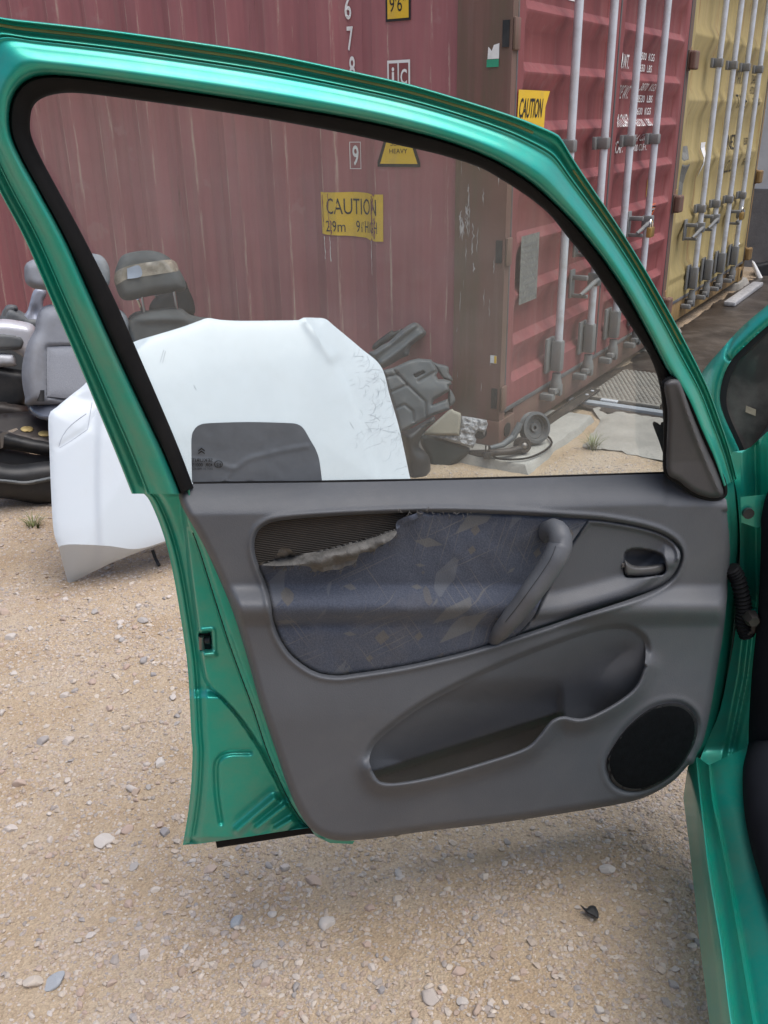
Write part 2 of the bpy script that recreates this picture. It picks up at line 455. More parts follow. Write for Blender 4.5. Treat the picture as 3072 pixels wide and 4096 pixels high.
def side_sheen_paint():
    m = container_paint('red_side_paint_sheen', (.31, .112, .120), (.385, .148, .155), (.095, .045, .028), .03); t = m.node_tree  # paler copy of the container red, sky sheen and dust put into the colour
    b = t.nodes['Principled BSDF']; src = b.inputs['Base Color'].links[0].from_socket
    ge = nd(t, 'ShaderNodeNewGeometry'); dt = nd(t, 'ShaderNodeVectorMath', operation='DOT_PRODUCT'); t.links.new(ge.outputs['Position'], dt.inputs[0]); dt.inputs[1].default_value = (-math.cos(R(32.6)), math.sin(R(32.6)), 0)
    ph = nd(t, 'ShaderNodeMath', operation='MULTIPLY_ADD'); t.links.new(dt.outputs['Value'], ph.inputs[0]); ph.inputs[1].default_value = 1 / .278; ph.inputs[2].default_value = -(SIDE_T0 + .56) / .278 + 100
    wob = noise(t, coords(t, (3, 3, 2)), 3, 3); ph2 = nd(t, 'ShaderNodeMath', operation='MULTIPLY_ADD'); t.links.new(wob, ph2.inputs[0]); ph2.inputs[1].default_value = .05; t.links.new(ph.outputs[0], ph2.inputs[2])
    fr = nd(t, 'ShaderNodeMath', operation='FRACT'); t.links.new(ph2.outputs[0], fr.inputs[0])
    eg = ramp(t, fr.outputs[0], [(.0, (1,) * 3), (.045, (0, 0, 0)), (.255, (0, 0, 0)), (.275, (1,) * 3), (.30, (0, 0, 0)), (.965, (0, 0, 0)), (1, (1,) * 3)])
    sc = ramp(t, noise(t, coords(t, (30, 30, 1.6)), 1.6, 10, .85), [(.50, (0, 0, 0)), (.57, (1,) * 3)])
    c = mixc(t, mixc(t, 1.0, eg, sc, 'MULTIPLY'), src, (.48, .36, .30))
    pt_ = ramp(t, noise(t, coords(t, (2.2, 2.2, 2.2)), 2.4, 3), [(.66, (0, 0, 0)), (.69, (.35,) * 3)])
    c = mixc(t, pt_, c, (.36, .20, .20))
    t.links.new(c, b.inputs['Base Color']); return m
G = paint_mat()
TRIM = pm('grey_door_plastic', (.090, .096, .108), .52, spec=.5, var=.07, vs_=8, bump=.5, bs_=460, bd=.0008, dirt=(.155, .15, .145), dirt_amt=.30, dirt_s=5)
TRIM_D = pm('dark_grey_plastic', (.055, .053, .056), .55, var=.08, bump=.3, bs_=420, bd=.0005, dirt=(.12, .11, .10), dirt_amt=.35, dirt_s=9)
LEVER = pm('lever_grey_plastic', (.092, .092, .092), .42, var=.08, bump=.2, bs_=300, bd=.0004)
RUBBER = pm('black_rubber', (.006, .006, .007), .7, spec=.22, var=.3, dirt=(.03, .027, .025), dirt_amt=.2, dirt_s=12, bump=.15, bs_=200)
BLACKP = pm('black_plastic', (.016, .017, .019), .5, var=.25, dirt=(.09, .08, .07), dirt_amt=.35, dirt_s=10, bump=.2, bs_=120)
GRILLE = pm('black_speaker_mesh', (.004, .005, .006), .85, spec=.12, var=.3, vs_=80, bump=.8, bs_=600, bd=.0008)
GREYP = pm('worn_grey_plastic', (.105, .115, .122), .55, var=.2, dirt=(.19, .17, .145), dirt_amt=.6, dirt_s=6, bump=.2, bs_=90)
FABRIC = fabric_mat()
FLAP = pm('torn_fabric_backing', (.12, .115, .108), .95, var=.45, vs_=35, bump=.9, bs_=260, bd=.002, spec=.1)
BACKING = stripe_mat('ribbed_brown_backing', (.016, .014, .012), (.085, .070, .055), 110)
STEEL = pm('dull_steel', (.22, .21, .20), .45, .8, var=.25, bump=.2, dirt=(.12, .07, .04), dirt_amt=.6)
CHROME = pm('chrome_post', (.75, .75, .74), .15, 1.0, var=.06, dirt=(.3, .25, .2), dirt_amt=.3)
BRASS = pm('brass_padlock', (.45, .29, .10), .4, .7, var=.15)
GLASS = glass_mat('door_glass', (.95, .98, .97), (.64, .69, .72), .40, .75, .028)
FILM = pm('dark_film', (.15, .17, .195), .75, var=.12, vs_=14, bump=.5, bs_=18, bd=.004, dirt=(.15, .145, .14), dirt_amt=.25)
INK = pm('black_ink', (.012, .012, .014), .6, var=.1)
DARKGLASS = pm('dark_windscreen', (.055, .045, .043), .3, var=.5, vs_=5, dirt=(.17, .155, .14), dirt_amt=.8, dirt_s=5, coat=.3)
REDP = container_paint('red_container_paint_dim', (.205, .054, .056), (.265, .072, .072), (.095, .045, .028), .03)  # same red darkened in colour for the less lit doors
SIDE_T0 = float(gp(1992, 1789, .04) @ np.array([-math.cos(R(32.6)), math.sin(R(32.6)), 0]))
REDSIDE = side_sheen_paint()
REDPOST = container_paint('rusty_red_post_paint', (.15, .085, .066), (.21, .10, .082), (.13, .088, .060), .20, (.52, .48, .45))
YELP = container_paint('yellow_container_paint', (.36, .275, .11), (.45, .36, .16), (.24, .11, .03), .09, (.5, .42, .25))
YELRUST = container_paint('rusty_yellow_post_paint', (.26, .16, .07), (.36, .24, .09), (.10, .05, .03), .16)
RODW = pm('galvanised_rod_paint', (.58, .61, .66), .5, .1, var=.12, vs_=9, dirt=(.22, .17, .13), dirt_amt=.55, dirt_s=7, bump=.15, bs_=90)
RODG = pm('dirty_galvanised_steel', (.20, .205, .205), .6, .2, var=.2, vs_=9, dirt=(.13, .10, .08), dirt_amt=.6, dirt_s=9, bump=.2, bs_=90)
GASKET = pm('door_gasket_rubber', (.10, .10, .105), .8, var=.3, dirt=(.24, .20, .16), dirt_amt=.6, dirt_s=7)
YSIGN = pm('yellow_sticker', (.72, .46, .025), .6, var=.06, dirt=(.35, .25, .12), dirt_amt=.35, dirt_s=14)
WSIGN = pm('white_sticker', (.78, .78, .77), .6, var=.05, dirt=(.4, .35, .3), dirt_amt=.3, dirt_s=20)
GSIGN = pm('green_sticker', (.03, .30, .17), .6, var=.1)
OSIGN = pm('orange_sticker', (.65, .16, .05), .6, var=.1)
PLATE = pm('stamped_grey_plate', (.20, .20, .185), .6, .2, var=.25, vs_=30, bump=.9, bs_=70, bd=.004)
BONNET = pm('white_bonnet_paint', (.57, .615, .66), .34, var=.02, vs_=3, coat=.3, dirt=(.50, .50, .50), dirt_amt=.15, dirt_s=12)
BONNETU = pm('bonnet_edge_paint', (.42, .43, .46), .5, var=.1)
SEATG = pm('light_grey_seat_cloth', (.25, .262, .29), .95, var=.12, vs_=8, bump=.6, bs_=380, bd=.001, dirt=(.15, .13, .11), dirt_amt=.4, dirt_s=6, spec=.15)
SEATG2 = pm('woven_grey_seat_cloth', (.30, .315, .35), .95, var=.1, vs_=300, bump=.8, bs_=300, bd=.0015, spec=.15)
SEATD = pm('dark_grey_seat_cloth', (.085, .09, .095), .95, var=.2, vs_=14, bump=.6, bs_=300, bd=.001, dirt=(.13, .12, .10), dirt_amt=.4, spec=.15)
TAPE = pm('torn_packing_tape', (.30, .26, .21), .25, var=.45, vs_=14, coat=.5, bump=.6, bs_=24, bd=.006)
TAPEB = pm('pale_blue_tape', (.30, .34, .42), .35, var=.15)
DUSTB = pm('dusty_black_steel', (.035, .030, .028), .5, .3, var=.4, dirt=(.12, .09, .07), dirt_amt=.6, dirt_s=5, bump=.2)
SILVP = pm('silver_grey_paint', (.56, .57, .62), .35, .2, var=.06, coat=.3, dirt=(.35, .32, .3), dirt_amt=.3)
GOLD = pm('brassy_plug', (.40, .30, .12), .5, .3, var=.15)
CONC = concrete('pale_concrete', (.35, .335, .305))
CONC2 = concrete('grey_concrete', (.35, .33, .295))
FOIL = pm('crumpled_foil_foam', (.36, .36, .37), .5, .25, var=.5, vs_=60, bump=1.0, bs_=70, bd=.012, dirt=(.12, .11, .1), dirt_amt=.6, dirt_s=30)
BOARD = pm('beige_board', (.27, .25, .20), .8, var=.12, bump=.2)
WALLW = pm('white_wall_render', (.55, .57, .61), .9, var=.1, bump=.4, bs_=30)
WALLG = concrete('grey_plinth_render', (.17, .17, .18))
GRAV = gravel_mat()
WET = pm('dark_wet_ground', (.048, .038, .031), .34, var=.45, vs_=2.2, bump=.5, bs_=40, bd=.006, dirt=(.17, .145, .125), dirt_amt=.6, dirt_s=3.5)
PEB = stone_mat('pebble_mix', [(.36, .28, .22), (.43, .345, .275), (.50, .42, .35), (.40, .33, .28), (.54, .475, .415), (.33, .295, .275), (.45, .355, .29)], False)
STONE = stone_mat('loose_stone', [(.42, .34, .28), (.52, .45, .40), (.36, .31, .30), (.56, .50, .44), (.44, .34, .29), (.50, .44, .42)])
STONEB = pm('blue_grey_stone', (.33, .345, .37), .85, var=.2, vs_=40, bump=.4, bs_=120)
STONEW = pm('pale_white_stone', (.54, .49, .45), .85, var=.12, vs_=40, bump=.4, bs_=120)
WEED = pm('dry_green_weed', (.14, .16, .06), .8, var=.4, vs_=30)

exec_parts = True

# ================================================================== the setting
AZ = R(32.6)
EE = np.array([math.sin(AZ), math.cos(AZ), 0]); LL = np.array([-math.cos(AZ), math.sin(AZ), 0]); ZZ = np.array([0, 0, 1.0])
ZB = 0.04                                       # the containers stand on low concrete feet
CA = gp(1992, 1789, ZB)
def sd(s, d, z=0.0):                            # s along the door ends, d out from them
    return CA + EE * s - LL * d + np.array([0, 0, z - ZB])
# gravel: one sheet, fine near, coarse to the horizon
def axis_pts(lo, hi, fine, far):
    a = list(np.arange(lo, hi, fine)); s = fine; x = hi
    while x < far: a.append(x); s *= 1.35; x += s
    a.append(far); s = fine; x = lo - fine; b = []
    while x > -far: b.append(x); s *= 1.35; x -= s
    b.append(-far); return np.array(b[::-1] + a)
gx = axis_pts(-2.4, 1.6, .018, 1200); gy = axis_pts(.4, 4.2, .018, 1200)
XX, YY = np.meshgrid(gx, gy); PP = np.stack([XX.ravel(), YY.ravel()], 1)
def ground_h(P):
    P = np.asarray(P, float).reshape(-1, 2)
    near = np.exp(-((P[:, 0] / 6) ** 2 + ((P[:, 1] - 2.5) / 6) ** 2))
    return (vnoise(P, .55, 1) * .007 + vnoise(P, .16, 2) * .004 + vnoise(P, .05, 3) * .0025 + vnoise(P, .022, 5) * .0016) * near - .012 * (1 - near)
V = np.column_stack([PP, ground_h(PP)]); nx = len(gx)
F = [(j * nx + i, j * nx + i + 1, (j + 1) * nx + i + 1, (j + 1) * nx + i) for j in range(len(gy) - 1) for i in range(nx - 1)]
tag(mesh_obj('gravel_ground', V, F, GRAV, None, True, (0, 0, 0), 'keep'), kind='structure')
# dark wet ground past the apron
def ground_patch(name, poly, z, mat, edge=.03, sp=.08, h=None):
    q_ = cr(poly, True, min(sp, .03)); q_ = q_ + np.column_stack([vnoise(q_, .11, 91), vnoise(q_, .11, 92)]) * .018 + np.column_stack([vnoise(q_, .035, 93), vnoise(q_, .035, 94)]) * .008
    P, F = cdt(q_, (), (), sp)
    W = np.array([sd(a, b, 0) for a, b in P]); hz = ground_h(W[:, :2])
    dd = segd(P, np.asarray(poly, float))
    W[:, 2] = np.maximum(hz, 0) * .3 + z + vnoise(P, .25, 9) * .003 - .012 * (1 - sm(dd / edge))
    return tag(mesh_obj(name, W, F, mat, None, True, (0, 0, 0), None), kind='structure')
ground_patch('wet_ground', [(.90, -.02), (.90, 1.0), (.94, 3.2), (6, 3.6), (14, 3.6), (14, -.02), (8, -.02), (4, -.02), (2, -.02)], .012, WET, .02, .16)
ground_patch('concrete_apron', [(.28, .36), (.30, .27), (.42, .28), (.55, .24), (.72, .22), (.885, .215), (.885, 1.2), (.885, 2.4), (.45, 2.4), (.36, 1.2), (.30, .7)], .014, CONC2, .03, .035)
b = MB(sd(0, 0, 0), EE, -LL); b.box(.892, .945, -.02, 2.2, .0, .026)
tag(b.build('drain_strip', pm('blue_grey_strip', (.30, .33, .37), .7, var=.15, dirt=(.3, .26, .2), dirt_amt=.4), None, False), kind='structure')

# unseen block added behind the camera to screen low sky and darken paint reflections
wb = np.array([0, -9.0, 0])
ws_ = MB(wb); ws_.box(-12, 12, -5, 0, -.02, 5.2); ws_.box(-12.3, 12.3, -5.3, .35, 5.2, 5.45)
for k in range(6):
    x0 = -10.5 + k * 3.8; ws_.box(x0, x0 + 2.2, -.02, .06, 0, 3.2) if k % 2 else ws_.box(x0, x0 + 1.6, -.02, .05, 1.4, 2.8)
tag(ws_.build('added_sky_block', pm('grey_brown_sky_block', (.16, .145, .13), .85, var=.2), None, False), kind='structure')

# ------------------------------------------------------------------ containers
WCT, HCT, LCT = 2.438, 2.896, 12.19
def leaf_prof(z, z0, z1, per, depth, ph):
    f = ((z - ph) % per) / per
    p = np.where(f < .26, 1 - f / .26, np.where(f < .31, 0, np.where(f < .48, (f - .31) / .17, 1)))
    return p * depth
class Box:                                      # one container's frame of reference
    def __init__(s, s0, d0, zb): s.o = CA + EE * s0 - LL * d0 + np.array([0, 0, zb - ZB])
    def mb(s): return MB(s.o, EE, LL, ZZ)
    def door_px(s, x, y):
        X = hit([(x, y)], s.o, LL)[0] - s.o; return X @ EE, X[2]
    def side_px(s, x, y):
        X = hit([(x, y)], s.o, EE)[0] - s.o; return X @ LL, X[2]
def container(B, paint, post, rodm, label, rods, brz, per, ph, zlo, side=True, group=None):
    root = thing('shipping_container', B.o + EE * WCT / 2 + LL * LCT / 2, label, 'container', group)
    # frame
    for sx in (0, 1):
        x0, x1 = (0, .16) if sx == 0 else (WCT - .16, WCT)
        m = B.mb()
        if sx == 0:
            m.prism([(.0, .0), (.055, -.0), (.055, .06), (.03, .06), (.03, .20), (.012, .232), (.0, .232)], .118, HCT - .118)
        else:
            m.prism([(WCT, .0), (WCT - .06, .0), (WCT - .06, .06), (WCT - .03, .06), (WCT - .03, .23), (WCT, .23)], .118, HCT - .118)
        p = m.build('corner_post', post, root, True, 30)
        for zc in (.22, .84, 1.63, 2.35):       # hinge slots and lugs
            xs = -1 if sx == 0 else 1; xc = .0 if sx == 0 else WCT
            k = B.mb(); k.box(min(xc, xc - xs * .05), max(xc, xc - xs * .05), -.012, -.001, zc - .055, zc + .055, .004); k.build('hinge_lug', post, p, True, 30)
            k = B.mb()
            if sx == 0: k.box(-.0035, .012, .012, .040, zc - .045, zc + .045)
            else: k.box(WCT - .056, WCT + .03, -.05, -.013, zc - .05, zc + .05, .01)
            k.build('hinge_slot' if sx == 0 else 'hinge', BLACKP if sx == 0 else post, p, False)
        m = B.mb(); m.box(x0, x1, LCT - .16, LCT, .118, HCT - .118, .004); m.build('corner_post', post, root)
    for (x0, x1) in ((0, .162), (WCT - .162, WCT)):
        for (y0, y1) in ((-.003, .178), (LCT - .178, LCT + .003)):
            for (z0, z1) in ((0, .118), (HCT - .118, HCT)):
                q0 = x0 - .003 if x0 == 0 else x0; q1 = x1 + .003 if x0 != 0 else x1
                m = B.mb(); m.box(q0, q1, y0, y1, z0, z1, .006); c = m.build('corner_casting', post, root, True, 30)
                if y0 < 1 and z0 == 0:
                    k = B.mb(); xm = (q0 + q1) / 2
                    k.lathe([(.0, -.004), (.032, -.004), (.032, .01), (.0, .01)], (xm, y0, .06), (0, 1, 0), 16)
                    k.build('casting_hole', INK, c, False)
                    if x0 == 0:
                        k = B.mb(); k.lathe([(.0, -.004), (.035, -.004), (.035, .01), (0, .01)], (q0, .09, .06), (1, 0, 0), 16); k.build('casting_hole', INK, c, False)
    m = B.mb(); m.box(.162, WCT - .162, .006, .10, .01, .15, .004); m.build('bottom_sill', post, root)
    m = B.mb(); m.box(.162, WCT - .162, .006, .10, HCT - .16, HCT - .02, .004); m.build('door_header', paint, root)
    for x0 in (.004, WCT - .064):
        m = B.mb(); m.box(x0, x0 + .06, .18, LCT - .18, .012, .16, .003); m.build('bottom_rail', paint, root)
        m = B.mb(); m.box(x0, x0 + .06, .18, LCT - .18, HCT - .09, HCT - .01, .003); m.build('top_rail', paint, root)
    m = B.mb(); m.box(.07, WCT - .07, .1, LCT - .1, HCT - .03, HCT - .012); m.build('roof_panel', paint, root, False)
    m = B.mb(); m.box(.07, WCT - .07, .1, LCT - .1, .10, .14); m.build('floor_panel', DUSTB, root, False)
    m = B.mb(); m.box(.1, WCT - .1, LCT - .06, LCT - .02, .12, HCT - .12); m.build('end_wall', paint, root, False)
    # corrugated side walls
    def side_x(t):
        f = ((np.asarray(t) - .56) % .278) / .278
        p = np.where(f < .25, 0, np.where(f < .5, (f - .25) / .25, np.where(f < .75, 1, 1 - (f - .75) / .25)))
        return np.where(np.asarray(t) < .56, 0, p) * .034 + .010
    ts = [.225]
    k = 0
    while ts[-1] < LCT - .3:
        for q in (0, .25, .5, .75): ts.append(.56 + (k + q) * .278)
        k += 1
    ts = [t for t in ts if t < LCT - .2] + [LCT - .15]
    for sgn, xb in ((1, 0.0), (-1, WCT)):
        m = B.mb(); xs = side_x(ts); prof = [(xb + sgn * x, t) for x, t in zip(xs, ts)]
        inner = [(xb + sgn * (x + .003), t) for x, t in zip(xs, ts)]
        n = len(prof); zz = [.155] + list(np.linspace(.4, 2.5, 6)) + [HCT - .08]
        rows = [m.pts([(p[0], p[1], z) for p in prof]) for z in zz]
        for a, b2 in zip(rows[:-1], rows[1:]):
            for i in range(n - 1): m.F.append((a + i, a + i + 1, b2 + i + 1, b2 + i))
        o = m.build('side_wall', REDSIDE if side and paint is REDP else paint, root, False)
    B.side_x = side_x
    # doors
    zd0, zd1 = .165, HCT - .175
    leaves = ((.058, 1.186), (1.204, WCT - .062))
    def leaf_y(s, z):
        s = np.asarray(s, float); z = np.asarray(z, float)
        a, b_ = leaves[0]; a2, b2_ = leaves[1]
        e = np.minimum(np.minimum(np.abs(s - a), np.abs(s - b_)), np.minimum(np.abs(s - a2), np.abs(s - b2_)))
        tp = sm((e - .055) / .035)
        ez = sm((z - zd0 - .10) / .03) * sm((zd1 - .10 - z) / .03)
        return leaf_prof(z, zd0, zd1, per, .032, ph) * tp * ez + .002
    B.leaf_y = leaf_y
    doors = []
    for (a, b_) in leaves:
        ss = np.concatenate([[a, a + .05], np.linspace(a + .055, a + .09, 4), np.linspace(a + .2, b_ - .2, 4), np.linspace(b_ - .09, b_ - .055, 4), [b_ - .05, b_]])
        zs = np.array(sorted({zd0, zd1, zd0 + .10, zd0 + .115, zd0 + .13, zd1 - .10, zd1 - .115, zd1 - .13} | {round(ph + (k + f_) * per, 5) for k in range(-9, 14) for f_ in (0, .26, .31, .48) if zd0 + .02 < ph + (k + f_) * per < zd1 - .02}))
        m = B.mb(); n = len(ss)
        S_, Z_ = np.meshgrid(ss, zs); Y_ = leaf_y(S_.ravel(), Z_.ravel())
        i0 = m.pts(np.stack([S_.ravel(), Y_, Z_.ravel()], 1))
        for j in range(len(zs) - 1):
            for i in range(n - 1): q = i0 + j * n + i; m.F.append((q, q + 1, q + n + 1, q + n))
        # back face and rim: a 45 mm thick leaf
        m.box(a + .001, b_ - .001, .048, .056, zd0 + .001, zd1 - .001)
        for (u0, u1, v0, v1) in ((a, a + .004, zd0, zd1), (b_ - .004, b_, zd0, zd1)):
            m.box(u0 + .0005, u1 - .0005, .003, .047, v0 + .001, v1 - .001)
        d = m.build('door', paint, root, True, 35); doors.append(d)
        g = B.mb()
        g.box(a - .012, b_ + .008, .0, .012, zd0 - .022, zd0 - .001, .003); g.box(a - .012, b_ + .008, .0, .012, zd1 + .001, zd1 + .02, .003)
        g.box(a - .014, a - .002, -.002, .012, zd0, zd1, .003); g.box(b_ + .001, b_ + .009, -.002, .012, zd0, zd1, .003)
        g.build('gasket', GASKET, d)
    for i, s in enumerate(rods):
        d = doors[0 if s < 1.195 else 1]
        m = B.mb(); m.tube([(s, -.047, zlo + .10), (s, -.047, HCT - .14)], .0185, 14); r = m.build('lock_rod', rodm, d)
        for z in brz:
            m = B.mb(); m.box(s - .045, s + .045, -.020, -.003, z - .028, z + .028, .003); m.box(s - .023, s + .023, -.071, -.018, z - .026, z + .026, .008); m.build('rod_bracket', RODG, d)
        # bottom bearing and cam
        m = B.mb(); m.box(s - .058, s + .030, -.016, -.003, zlo + .07, zlo + .235, .003); m.box(s - .025, s + .025, -.073, -.020, zlo + .075, zlo + .225, .012)
        m.build('rod_bearing', RODG, d)
        m = B.mb(); m.lathe([(0, 0), (.027, 0), (.027, .035), (.021, .05), (.021, .075), (0, .075)], (s, -.047, zlo - .01), (0, 0, 1), 14)
        m.box(s - .05, s + .005, -.065, -.03, zlo - .03, zlo - .002, .005); m.build('rod_cam', RODG, d)
        m = B.mb(); m.box(s - .075, s - .03, -.06, .004, zlo - .055, zlo - .025, .004); m.box(s + .03, s + .06, -.06, .004, zlo - .055, zlo + .0, .004); m.build('cam_keeper', RODG, d)
    return root, doors
def handle(B, door, s, z, length=.36, sgn=-1):
    m = B.mb()
    m.box(s - .024, s + .024, -.078, -.020, z - .032, z + .032, .006)
    m.tube([(s, -.07, z), (s + sgn * length * .35, -.078, z - .005), (s + sgn * length * .7, -.080, z - .022), (s + sgn * length, -.080, z - .035)], [.011, .012, .011, .008], 10)
    m.build('handle', RODG, door)
    m = B.mb(); x = s + sgn * length * .72
    m.box(x - .028, x + .028, -.012, -.0, z - .065, z + .07, .004); m.box(x - .012, x + .012, -.085, -.010, z + .022, z + .045, .005); m.box(x - .010, x + .010, -.09, -.010, z - .062, z - .044, .004)
    m.build('handle_catch', RODG, door)
RB = Box(0, 0, ZB)
rsf, rdoors = container(RB, REDP, REDPOST, RODW, 'dark red corrugated shipping container with white rods on its closed doors', (.53, .955, 1.34, 1.755), (1.225, 2.2), .215, 1.44, .155)
YB = Box(2.50, -.03, ZB + .02)
ysf, ydoors = container(YB, YELP, YELRUST, RODW, 'rust streaked yellow shipping container standing beside the red one', (.565, .965, 1.36, 1.79), (.74, 1.62), .36, 1.30, .135)
for s in (.955,): handle(RB, rdoors[0], s, .60, .27)
handle(RB, rdoors[0], .955, .79, .24); handle(RB, rdoors[1], 1.755, .80, .28)
handle(YB, ydoors[0], .565, .62, .30); handle(YB, ydoors[0], .965, .64, .30); handle(YB, ydoors[1], 1.79, .60, .26)
# concrete feet
def foot(s0, s1, d0, d1, z, name, label, mat=CONC, seed=0):
    n = 16; m = MB(sd(0, 0, 0), EE, -LL)
    bm = bmesh.new(); bmesh.ops.create_cube(bm, size=1); bmesh.ops.subdivide_edges(bm, edges=bm.edges[:], cuts=7, use_grid_fill=True)
    for v in bm.verts:
        x, y, zz = v.co.x + .5, v.co.y + .5, v.co.z + .5
        fl = .03 * (1 - zz)
        v.co = Vector((s0 - fl + (s1 - s0 + 2 * fl) * x, d0 - fl + (d1 - d0 + 2 * fl) * y, -.03 + (z + .03) * zz))
        P = np.array([[v.co.x, v.co.y]]); e = vnoise(P, .05, seed + 3)[0]
        if x in (0., 1.) or y in (0., 1.): v.co.x += e * .012; v.co.y += vnoise(P + 3, .045, seed + 4)[0] * .012
        if zz == 1. and (min(x, 1 - x) < .1 or min(y, 1 - y) < .1): v.co.z -= .004 + .006 * abs(e)
    bm.verts.index_update()
    b0 = m.pts([v.co[:] for v in bm.verts]); m.F += [tuple(b0 + v.index for v in f.verts) for f in bm.faces]; bm.free()
    return tag(m.build(name, mat, None, True, 35), label, 'concrete')
foot(-.13, .66, -.75, .19, ZB, 'concrete_slab', 'chipped pale concrete slab under the corner of the red container')
foot(2.2, 2.85, -.6, .02, ZB, 'concrete_slab', 'low concrete slab between the red and the yellow container', CONC2, 5)
foot(4.75, 5.1, -.6, -.02, ZB + .02, 'concrete_slab', 'concrete slab under the far corner of the yellow container', CONC2, 9)
foot(-.1, 2.5, -12.3, -11.7, ZB, 'concrete_slab', 'long concrete slab under the rear end of the red container', CONC2, 12)
foot(2.5, 5.0, -12.3, -11.7, ZB + .02, 'concrete_slab', 'long concrete slab under the rear end of the yellow container', CONC2, 15)

# ------------------------------------------------------------------ signs and writing on the containers
def side_map(off):
    def f(Q): return np.array([RB.o + LL * t + EE * (float(RB.side_x(t)) - off) + ZZ * z for t, z in np.asarray(Q)[:, :2] * np.array([-1, 1])])
    return f                                                        # Q x grows to the right = -t
def door_map(B, off):
    def f(Q):
        Q = np.asarray(Q, float); y = B.leaf_y(Q[:, 0], Q[:, 1]) - off
        return B.o + np.outer(Q[:, 0], EE) + np.outer(y, LL) + np.outer(Q[:, 1], ZZ)
    return f
def grid_sheet(name, fmap, poly, mat, parent, sp=.012):
    poly = np.asarray(poly, float)
    ol = []
    for a, b_ in zip(poly, np.roll(poly, -1, 0)):
        k = max(1, int(np.linalg.norm(b_ - a) / sp)); ol += [a + (b_ - a) * i / k for i in range(k)]
    P, F = cdt(np.array(ol), (), (), sp)
    return mesh_obj(name, fmap(P), F, mat, parent, False, None, None)
def rect(x0, x1, y0, y1): return [(x0, y0), (x1, y0), (x1, y1), (x0, y1)]
def fine(fmap, parent, V, F, mat, name='lettering'): return mesh_obj(name, fmap(V), F, mat, parent, False)
# torn yellow caution sign on the long side
tear = [(-.922, .872), (-.89, .868), (-.80, .866), (-.70, .860), (-.665, .850), (-.66, .864), (-.649, .851), (-.63, .85), (-.589, .852), (-.586, 1.048), (-.63, 1.047), (-.641, 1.035), (-.65, 1.046), (-.68, 1.05), (-.75, 1.053), (-.90, 1.050), (-.922, 1.051)]
sg = grid_sheet('caution_sign', side_map(.004), tear, YSIGN, rsf)
lettering('CAUTION', side_map(.0052), -.888, .958, .265, .068, INK, sg)
lettering('2.9m', side_map(.0052), -.895, .882, .095, .048, INK, sg)
lettering('9', side_map(.0052), -.752, .882, .020, .050, INK, sg)
lettering('6"', side_map(.0052), -.725, .882, .012, .045, INK, sg)
lettering('HIGH', side_map(.0052), -.705, .882, .085, .050, INK, sg)
for (x, y0, y1, wd) in ((-.908, .90, 1.04, .006), (-.878, .90, 1.045, .005), (-.868, .86, .93, .009), (-.655, .87, 1.04, .010), (-.635, .86, .95, .009), (-.645, .98, 1.03, .008), (-.66, .70, .85, .004), (-.905, .76, .86, .004), (-.875, .75, .86, .004)):
    pts = [(x + wd * (random.random() - .5), y0 + (y1 - y0) * i / 9) for i in range(10)]
    ww = [wd * (.3 + .7 * random.random()) for _ in pts]
    pg = [(p[0] - a / 2, p[1]) for p, a in zip(pts, ww)] + [(p[0] + a / 2, p[1]) for p, a in reversed(list(zip(pts, ww)))]
    V = np.array(pg); n = len(pts)
    F = [(i, 2 * n - 1 - i, 2 * n - 2 - i, i + 1) for i in range(n - 1)]
    fine(side_map(.0060), sg, V, F, REDP if (y1 > .95 or wd > .008) else WSIGN, 'scrape')
# height sign 9'6" with dark border
p0 = -.553
h1 = grid_sheet('height_sign', side_map(.0035), rect(-.560, -.444, 1.702, 1.86), INK, rsf)
grid_sheet('sign_face', side_map(.0046), rect(-.551, -.453, 1.711, 1.86), YSIGN, h1)
lettering("9'6\"", side_map(.0056), -.540, 1.735, .075, .055, INK, h1)
# letter box
tb = grid_sheet('letter_sign', side_map(.0035), rect(-.556, -.448, 1.455, 1.563), WSIGN, rsf)
for (a, b_) in ((-.548, -.507), (-.500, -.456)): grid_sheet('sign_panel', side_map(.0046), rect(a, b_, 1.463, 1.552), REDP, tb)
lettering('i', side_map(.0056), -.534, 1.472, .012, .066, WSIGN, tb, bold=.03)
lettering('C', side_map(.0056), -.492, 1.472, .030, .058, WSIGN, tb, bold=.02)
# heavy triangle
tr = grid_sheet('weight_sign', side_map(.0035), [(-.612, 1.160), (-.400, 1.160), (-.402, 1.178), (-.470, 1.352), (-.542, 1.352), (-.612, 1.178)], INK, rsf)
grid_sheet('sign_face', side_map(.0046), [(-.598, 1.172), (-.414, 1.172), (-.480, 1.342), (-.532, 1.342)], YSIGN, tr)
lettering('SUPER', side_map(.0056), -.545, 1.242, .085, .020, INK, tr); lettering('HEAVY', side_map(.0056), -.550, 1.213, .088, .018, INK, tr)
# numerals down the side
for ch, x0, z0, wd, hh in (('6', -.778, 1.725, .030, .085), ('7', -.772, 1.610, .030, .090), ('8', -.766, 1.500, .030, .090), ('9', -.762, 1.162, .032, .082)):
    lettering(ch, side_map(.004), x0, z0, wd, hh, WSIGN, rsf, bold=.015)
for r4 in (rect(-.775, -.718, 1.148, 1.1505), rect(-.775, -.718, 1.2555, 1.258), rect(-.775, -.7725, 1.1505, 1.2555), rect(-.7205, -.718, 1.1505, 1.2555)):
    grid_sheet('number_frame', side_map(.004), r4, WSIGN, rsf, .03)
